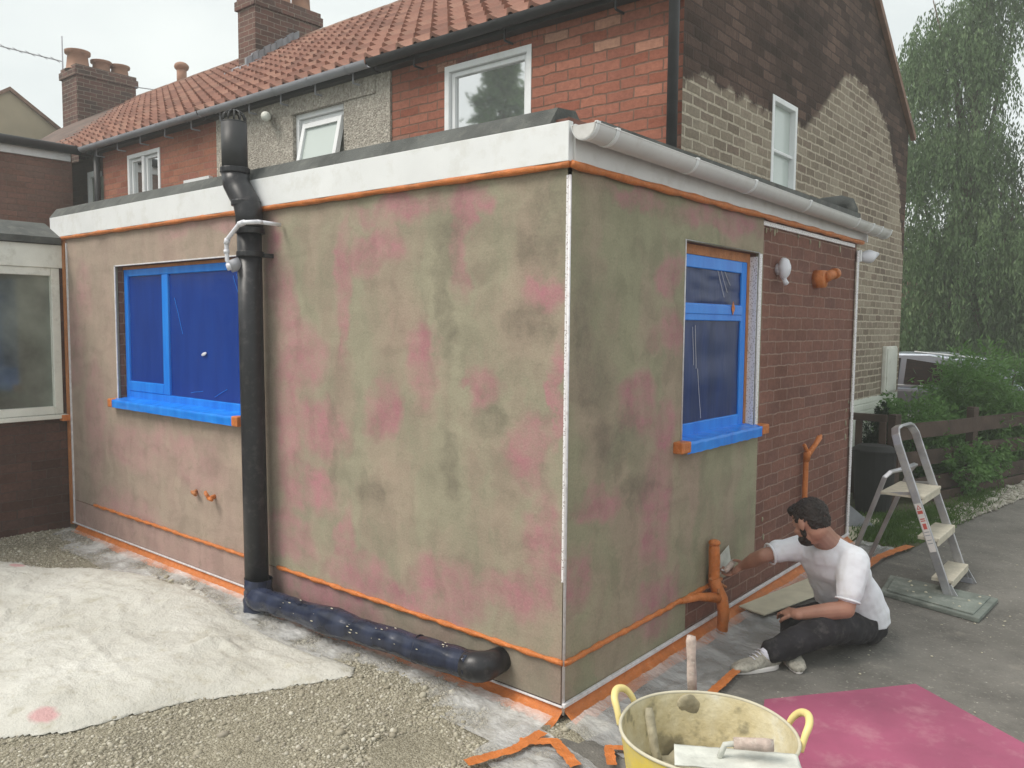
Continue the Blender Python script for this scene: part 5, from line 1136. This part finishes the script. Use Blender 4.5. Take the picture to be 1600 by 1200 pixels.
b = MB(); b.tube([(tc0.x+(TR-.001)*wob(2*math.pi*k/72, TH)*math.cos(2*math.pi*k/72), tc0.y+(TR-.001)*wob(2*math.pi*k/72, TH)*math.sin(2*math.pi*k/72), TH+.002) for k in range(72)], .0058, 10, closed=True)
b.build('rim', M['handle_y'] if False else M['board'], tub, smooth=True)
b = MB(); b.grid(lambda u, v: (tc0.x+.235*v*math.cos(2*math.pi*u), tc0.y+.235*v*math.sin(2*math.pi*u), .20+.04*mnoise.noise(Vector((v*4*math.cos(2*math.pi*u), v*4*math.sin(2*math.pi*u), 1)))+.03*v), 48, 16)
b.build('mortar_fill', M['mortar'], tub, smooth=True, recalc=False)
for dirv in (Vector((-.96, -.12, 0)), Vector((.76, .62, 0))):
    dirv.normalize(); tv = Vector((-dirv.y, dirv.x, 0)); b = MB(); e = tc0+dirv*(TR+.0)
    P_ = [e+tv*.070+Vector((0, 0, TH-.03)), e+tv*.060+dirv*.015+Vector((0, 0, TH+.015)), e+tv*.040+dirv*.035+Vector((0, 0, TH+.045)), e+dirv*.045+Vector((0, 0, TH+.056)), e-tv*.040+dirv*.035+Vector((0, 0, TH+.045)), e-tv*.060+dirv*.015+Vector((0, 0, TH+.015)), e-tv*.070+Vector((0, 0, TH-.03))]
    sm = []
    for i in range(len(P_)-1):
        for k in range(5):
            t = k/5; p0 = P_[max(0, i-1)]; p1 = P_[i]; p2 = P_[i+1]; p3 = P_[min(len(P_)-1, i+2)]
            sm.append(.5*((2*p1)+(p2-p0)*t+(2*p0-5*p1+4*p2-p3)*t*t+(3*p1-p0-3*p2+p3)*t**3))
    sm.append(P_[-1]); n = len(sm); b.tube(sm, [.009+.004*math.sin(math.pi*i/(n-1)) for i in range(n)], 12); b.build('handle', M['handle_y'], tub, smooth=True)
def tool_handle(name, pts, rs, m, label, cat, shank=None, extra=None):
    t = thing(name, tuple(Vector(pts[0])), label, cat)
    b = MB(); b.tube(pts, rs, 16); b.v = [tuple(Vector(v)+mnoise.noise_vector(Vector(v)*60)*.0028) for v in b.v]; b.build('handle', m, t, smooth=True)
    if shank: b = MB(); b.tube(shank, .007, 8); b.build('shank', M['plaster_blade'], t, smooth=True)
    if extra: extra(t)
    return t
def blade1(t):
    b = MB(); b.ell((.700, -.196, .30), (.045, .035, 0), (-.010, .014, 0), (.012, -.03, .12), 24, 18); b.v = [tuple(Vector(v)+mnoise.noise_vector(Vector(v)*30)*.007) for v in b.v]; b.build('blade', M['mortar'], t, smooth=True)
tool_handle('bucket_trowel', [(.668, -.112, .385), (.658, -.100, .43), (.650, -.090, .50), (.645, -.083, .555), (.643, -.08, .575)], [.016, .018, .017, .020, .015], M['plaster_tool'],
            'bucket trowel standing upright against the back rim, its pinkish handle highest', 'trowel', [(.69, -.15, .33), (.67, -.115, .39)], blade1)
def blade2(t):
    b = MB(); b.prism([(.765, -.50, .27), (.80, -.44, .22), (.84, -.43, .15), (.80, -.50, .17)], (.01, .01, .004)); b.build('blade', M['plaster_blade'], t, bevel=.002)
tool_handle('gauging_trowel', [(.775, -.515, .27), (.735, -.505, .34), (.700, -.480, .43), (.690, -.47, .455)], [.013, .015, .017, .012], M['mortar'], 'small pointing trowel leaning on the near left inside of the tub', 'trowel', [(.80, -.50, .2), (.77, -.515, .28)], blade2)
ft = thing('finishing_trowel', (1.05, -.63, .42), 'plaster caked finishing trowel lying across the near rim of the tub', 'trowel')
e1, e2 = Vector((.855, -.60, .432)), Vector((1.175, -.42, .437)); ux = (e2-e1).normalized(); uy = Vector((ux.y, -ux.x, 0))
b = MB(); b.grid(lambda u, v: tuple(e1+(e2-e1)*u+uy*(.12*v-.008)+Vector((0, 0, .003*mnoise.noise(Vector((u*9, v*5, 1)))))), 40, 14); o_ = b.build('blade', M['plaster_blade'], ft, smooth=True, recalc=False); s3 = o_.modifiers.new('s', 'SOLIDIFY'); s3.thickness = .004; s3.offset = -1
hc = e1+(e2-e1)*.50+uy*.05
b = MB(); b.tube([hc-ux*.01+Vector((0, 0, .052)), hc+ux*.03+Vector((0, 0, .053)), hc+ux*.08+Vector((0, 0, .054)), hc+ux*.105+Vector((0, 0, .054))], [.017, .019, .020, .017], 16); b.v = [tuple(Vector(v)+mnoise.noise_vector(Vector(v)*60)*.002) for v in b.v]; b.build('handle', M['plaster_tool'], ft, smooth=True)
b = MB(); b.tube([hc+ux*.0+Vector((0, 0, .052)), hc-ux*.035+Vector((0, 0, .045)), hc-ux*.05+Vector((0, 0, .005))], .009, 10); b.build('shank', M['plaster_blade'], ft, smooth=True)

# ---------------------------------------------------------------- PERSON
pe = thing('person', (.70, 1.75, 0), 'dark haired bearded person in white t-shirt sitting on the asphalt, reaching to the wall', 'person')
def cone(mb, p, q, r0, r1, n=14):
    p, q = Vector(p), Vector(q); d = (q-p).normalized(); rf_ = Vector((0, 0, 1)) if abs(d.z) < .9 else Vector((1, 0, 0)); a = d.cross(rf_).normalized(); c_ = d.cross(a)
    rings = []
    for k in range(4): th = math.pi/2*(1-k/4); rings.append((p-d*r0*math.sin(th), a*max(.0005, r0*math.cos(th)), c_*max(.0005, r0*math.cos(th))))
    rings.append((p, a*r0, c_*r0)); rings.append((q, a*r1, c_*r1))
    for k in range(1, 5): th = math.pi/2*k/4; rings.append((q+d*r1*math.sin(th), a*max(.0005, r1*math.cos(th)), c_*max(.0005, r1*math.cos(th))))
    mb.loft(rings, n)
def chain(mb, pts, rs):
    for i in range(len(pts)-1): cone(mb, pts[i], pts[i+1], rs[i], rs[i+1])
def fuse(mb, name, m, parent, voxel, smooth=6, disp=0, dscale=.05):
    o = mb.build(name, m, parent); r_ = o.modifiers.new('fuse', 'REMESH'); r_.mode = 'VOXEL'; r_.voxel_size = voxel; r_.use_smooth_shade = True
    s_ = o.modifiers.new('smooth', 'SMOOTH'); s_.iterations = smooth; s_.factor = .5
    if disp:
        tx = bpy.data.textures.new(name+' folds', 'CLOUDS'); tx.noise_scale = dscale; d = o.modifiers.new('folds', 'DISPLACE'); d.texture = tx; d.strength = disp; d.mid_level = .5; d.texture_coords = 'LOCAL'
    return o
V = Vector
pel, che, nck, hd = V((.65, 1.82, .115)), V((.63, 1.66, .40)), V((.605, 1.50, .60)), V((.575, 1.355, .735))
sR, eR, hR = V((.455, 1.575, .545)), V((.315, 1.40, .495)), V((.125, 1.505, .365))
sL, eL, wL = V((.765, 1.50, .535)), V((.755, 1.40, .30)), V((.53, 1.32, .245))
hL = V((.455, 1.36, .225))
hipL, knL, anL = V((.725, 1.74, .115)), V((.66, 1.36, .185)), V((.475, 1.13, .085))
hipR, knR, anR = V((.575, 1.84, .11)), V((.47, 1.50, .135)), V((.52, 1.28, .06))
# body: head, neck, arms, hands, hidden torso and legs, one fused surface
hf = V((-.80, .30, -.46)).normalized(); hr = hf.cross(V((0, 0, 1))).normalized(); hu = hr.cross(hf).normalized()
def H(f, r_, u): return hd+hf*f+hr*r_+hu*u
b = MB()
b.ell(H(-.008, 0, .022), hf*.098, hr*.077, hu*.092, 24, 18); b.ell(H(.022, 0, -.045), hf*.068, hr*.060, hu*.070, 20, 14); b.ell(H(.062, 0, -.088), hf*.030, hr*.032, hu*.024)
b.ell(H(.086, 0, -.012), hf*.012, hr*.011, hu*.024); b.ell(H(.100, 0, -.028), hf*.013, hr*.014, hu*.011)
b.ell(H(.080, 0, .022), hf*.012, hr*.045, hu*.010)
for s_ in (-1, 1):
    b.ell(H(-.004, .077*s_, -.010), hf*.018, hr*.008, hu*.031); b.ell(H(.060, .040*s_, -.030), hf*.024, hr*.022, hu*.02)
    b.ell(H(.074, .031*s_, .006), hf*.009, hr*.014, hu*.008)
b.ell(H(.083, 0, -.058), hf*.009, hr*.024, hu*.006); b.ell(H(.082, 0, -.068), hf*.009, hr*.020, hu*.006)
chain(b, [H(-.025, 0, -.05), nck+V((.01, .03, .0)), che+V((0, 0, .14))], [.058, .060, .060])
chain(b, [nck, che, pel], [.06, .09, .09]); chain(b, [sR.lerp(sL, .1), sR.lerp(sL, .9)], [.036, .036])
chain(b, [sR, eR, eR.lerp(hR, .35), hR+(eR-hR).normalized()*.06], [.042, .040, .042, .026]); chain(b, [sL.lerp(eL, .15), eL, eL.lerp(wL, .3), wL], [.043, .044, .045, .029])
chain(b, [hipL, knL, anL], [.07, .05, .04]); chain(b, [hipR, knR, anR], [.07, .05, .04])
def hand(mb, wrist, pd, pn, side, curl):
    """pd finger direction, pn palm normal; side: +1 thumb along pd x pn"""
    pd = pd.normalized(); pn = pn.normalized(); sd2 = pd.cross(pn).normalized()*side; c_ = wrist+pd*.045
    mb.ell(c_, pd*.050, sd2*.040, pn*.016); cone(mb, wrist-pd*.02, c_, .026, .020)
    for i, (off, ln) in enumerate(((.028, .070), (.009, .078), (-.010, .072), (-.028, .056))):
        p = c_+pd*.040+sd2*off; d = pd.copy(); r0 = .0092
        for k, fr in enumerate((.42, .32, .26)):
            ang = curl*(.75+.25*k)+i*.05; d = (d*math.cos(ang)+pn*math.sin(ang)).normalized(); nx_ = p+d*ln*fr; cone(mb, p, nx_, r0, r0-.0008, 10); p = nx_; r0 -= .0008
            pn2 = pn
    p = wrist+pd*.02+sd2*.032; d = (pd*.6+sd2*.7+pn*.35).normalized(); q = p+d*.038; cone(mb, p, q, .013, .010, 10); d = (pd*.75+sd2*.1+pn*.7).normalized(); cone(mb, q, q+d*.030, .010, .008, 10)
wRv = hR+(eR-hR).normalized()*.05
hand(b, wRv, V((-.55, .15, -.45)), V((-.45, -.2, .3)), 1, .62)
hand(b, wL, V((-.75, .45, -.1)), V((.1, .3, -.9)), 1, .60)
fuse(b, 'body', M['skin'], pe, .0042, 3)
# hair: cap over crown and back with short beard
b = MB(); b.ell(H(-.018, 0, .036), hf*.098, hr*.081, hu*.084, 24, 18); b.ell(H(-.054, 0, -.004), hf*.050, hr*.074, hu*.060, 20, 14); b.ell(H(.052, 0, .075), hf*.045, hr*.060, hu*.036, 18, 12)
for s_ in (-1, 1): b.ell(H(.012, .073*s_, .028), hf*.016, hr*.010, hu*.030)
fuse(b, 'hair', M['hair'], pe, .0042, 2, .016, .011)
b = MB(); b.ell(H(.042, 0, -.076), hf*.056, hr*.0595, hu*.040, 20, 14); b.ell(H(.088, 0, -.050), hf*.008, hr*.026, hu*.005)
for s_ in (-1, 1): b.ell(H(.012, .062*s_, -.042), hf*.018, hr*.007, hu*.035)
fuse(b, 'beard', M['hair'], pe, .0046, 2, .006, .012)
# t-shirt
b = MB(); ax_ = (sL-sR).normalized()
def ring(c_, w_, d_, up=V((-.15, -.5, .85))):
    f_ = ax_.cross(up.normalized()).normalized(); return (c_, ax_*w_, f_*d_)
b.loft([ring(V((.668, 1.845, .115)), .190, .165, V((0, -.1, 1))), ring(V((.665, 1.825, .18)), .190, .160, V((0, -.3, 1))), ring(V((.648, 1.755, .28)), .184, .146), ring(V((.628, 1.675, .39)), .180, .128), ring(V((.62, 1.59, .48)), .186, .120), ring(V((.61, 1.53, .545)), .165, .098), ring(V((.605, 1.505, .590)), .098, .080), ring(V((.603, 1.500, .604)), .070, .066)], 26)
chain(b, [sR+V((.02, .01, -.012)), sR.lerp(eR, .62)], [.074, .063]); chain(b, [sL+V((-.02, .01, -.012)), sL.lerp(eL, .66)], [.084, .068]); chain(b, [sR+V((.04, .02, .0)), nck+V((0, .03, -.03)), sL+V((-.03, .02, .0))], [.066, .07, .072])
shirt = fuse(b, 't_shirt', M['tshirt'], pe, .0065, 4, .026, .13)
b = MB(); 
for s_, e_, r_ in ((sR, eR, .060), (sL, eL, .063)):
    d = (e_-s_).normalized(); a = d.cross(V((0, 0, 1)) if abs(d.z) < .9 else V((1, 0, 0))).normalized(); c2_ = d.cross(a); t_ = .92 if s_ is sR else .92
    cc = s_.lerp(e_, .62)+d*r_*.78; b.tube([cc+a*(r_*.93)*math.cos(2*math.pi*k/28)+c2_*(r_*.93)*math.sin(2*math.pi*k/28) for k in range(28)], .0055, 8, closed=True)
b.build('sleeve_hem', M['tshirt'], shirt, smooth=True)
# trousers
b = MB(); b.loft([ring(V((.662, 1.82, .025)), .15, .13, V((0, 0, 1))), ring(V((.662, 1.83, .07)), .185, .165, V((0, 0, 1))), ring(V((.662, 1.83, .14)), .182, .155, V((0, -.2, 1))), ring(V((.660, 1.825, .20)), .165, .135, V((0, -.3, 1)))], 24)
chain(b, [hipL, knL, knL.lerp(anL, .45), anL.lerp(knL, .06)], [.105, .080, .071, .064]); chain(b, [hipR, knR, knR.lerp(anR, .5), anR], [.10, .078, .066, .058])
tr_ = fuse(b, 'trousers', M['trouser'], pe, .007, 3, .026, .09)
tr_.data.materials[0] = M['trouser']
# shoes
def shoe(an, toe, nm='shoe'):
    d = (toe-an); d.z = 0; d.normalize(); s_ = V((-d.y, d.x, 0)); u = V((0, 0, 1)); o0 = V((an.x, an.y, 0)); b = MB()
    R5 = []
    for t_, w_, h_, z_ in ((-.075, .022, .022, .045), (-.068, .034, .038, .048), (-.03, .040, .052, .055), (.02, .040, .050, .050), (.07, .044, .034, .038), (.13, .049, .028, .032), (.175, .042, .022, .027), (.20, .022, .013, .022)):
        R5.append((o0+d*t_+u*z_, s_*w_, u*h_))
    b.loft(R5, 18); chain(b, [o0+d*(-.02)+u*.06, o0+d*(-.02)+u*.085], [.040, .040])
    o_ = fuse(b, nm, M['shoe'], pe, .0055, 4, .004, .03)
    b = MB(); pl = []
    for k in range(32):
        a = 2*math.pi*k/32; l_ = .072 if math.cos(a) < 0 else .205; wv = .041+.009*max(0, math.cos(a)); pl.append(o0+d*math.cos(a)*l_*(.98)+s_*math.sin(a)*wv*1.06+u*.001)
    b.prism(pl, (0, 0, .024)); b.build('sole', M['sticker'], o_, bevel=.005)
    b = MB()
    for k in range(5): c_ = o0+d*(.035+.017*k)+u*(.099-.0105*k); b.tube([c_-s_*.024, c_+u*.004, c_+s_*.024], .0028, 6)
    b.build('laces', M['sock'], o_, smooth=True)
shoe(V((.46, 1.12, .085)), V((.355, .945, .03))); shoe(V((.50, 1.32, .08)), V((.60, 1.18, .03)))
b = MB(); chain(b, [anL+V((-.008, -.012, -.005)), anL+V((.02, .025, .018))], [.040, .042]); b.build('sock', M['sock'], pe, smooth=True)
# trowel held to the wall
tw = thing('plastering_trowel', (.05, 1.52, .33), 'plaster covered steel trowel pressed to the wall by the persons outstretched hand', 'trowel')
b = MB(); b.obox((.020, 1.50, .365), (.0015, 0, 0), (0, .125, .040), (0, -.018, .052)); b.build('blade', M['plaster_blade'], tw, bevel=.001)
b = MB(); b.tube([(.075, 1.445, .35), (.078, 1.50, .365), (.075, 1.56, .385)], [.014, .017, .014], 12); b.build('handle', M['plaster_tool'], tw, smooth=True)
b = MB(); b.tube([(.075, 1.45, .352), (.05, 1.44, .355), (.023, 1.46, .36)], .006, 8); b.build('shank', M['steel'], tw, smooth=True)
b = MB(); b.prism([(.035, 1.74, .052), (.21, 1.70, .052), (.40, 2.62, .056), (.20, 2.80, .056)], (0, 0, .010))
hk = b.build('catch_board', M['board'], bevel=.002); tag(hk, 'narrow cream board lying on the polythene along the wall beyond the persons knee', 'board')

# ---------------------------------------------------------------- HAZE: thin volume added to lift the blacks like a veiled lens
hz = MB(); hz.box(-40, -30, -1.1, 15, 40, 15.0); hm = bpy.data.materials.new('thin haze'); hm.use_nodes = True; ht = hm.node_tree; ht.nodes.clear()
ho = ht.nodes.new('ShaderNodeOutputMaterial'); hv = ht.nodes.new('ShaderNodeVolumePrincipled'); hv.inputs['Color'].default_value = (.95, .96, .93, 1); hv.inputs['Density'].default_value = .0060
hv.inputs['Anisotropy'].default_value = .0; ht.links.new(hv.outputs[0], ho.inputs['Volume'])
tag(hz.build('haze', hm), 'thin pale haze volume added over the whole scene to imitate lens veil', 'haze', kind='stuff')
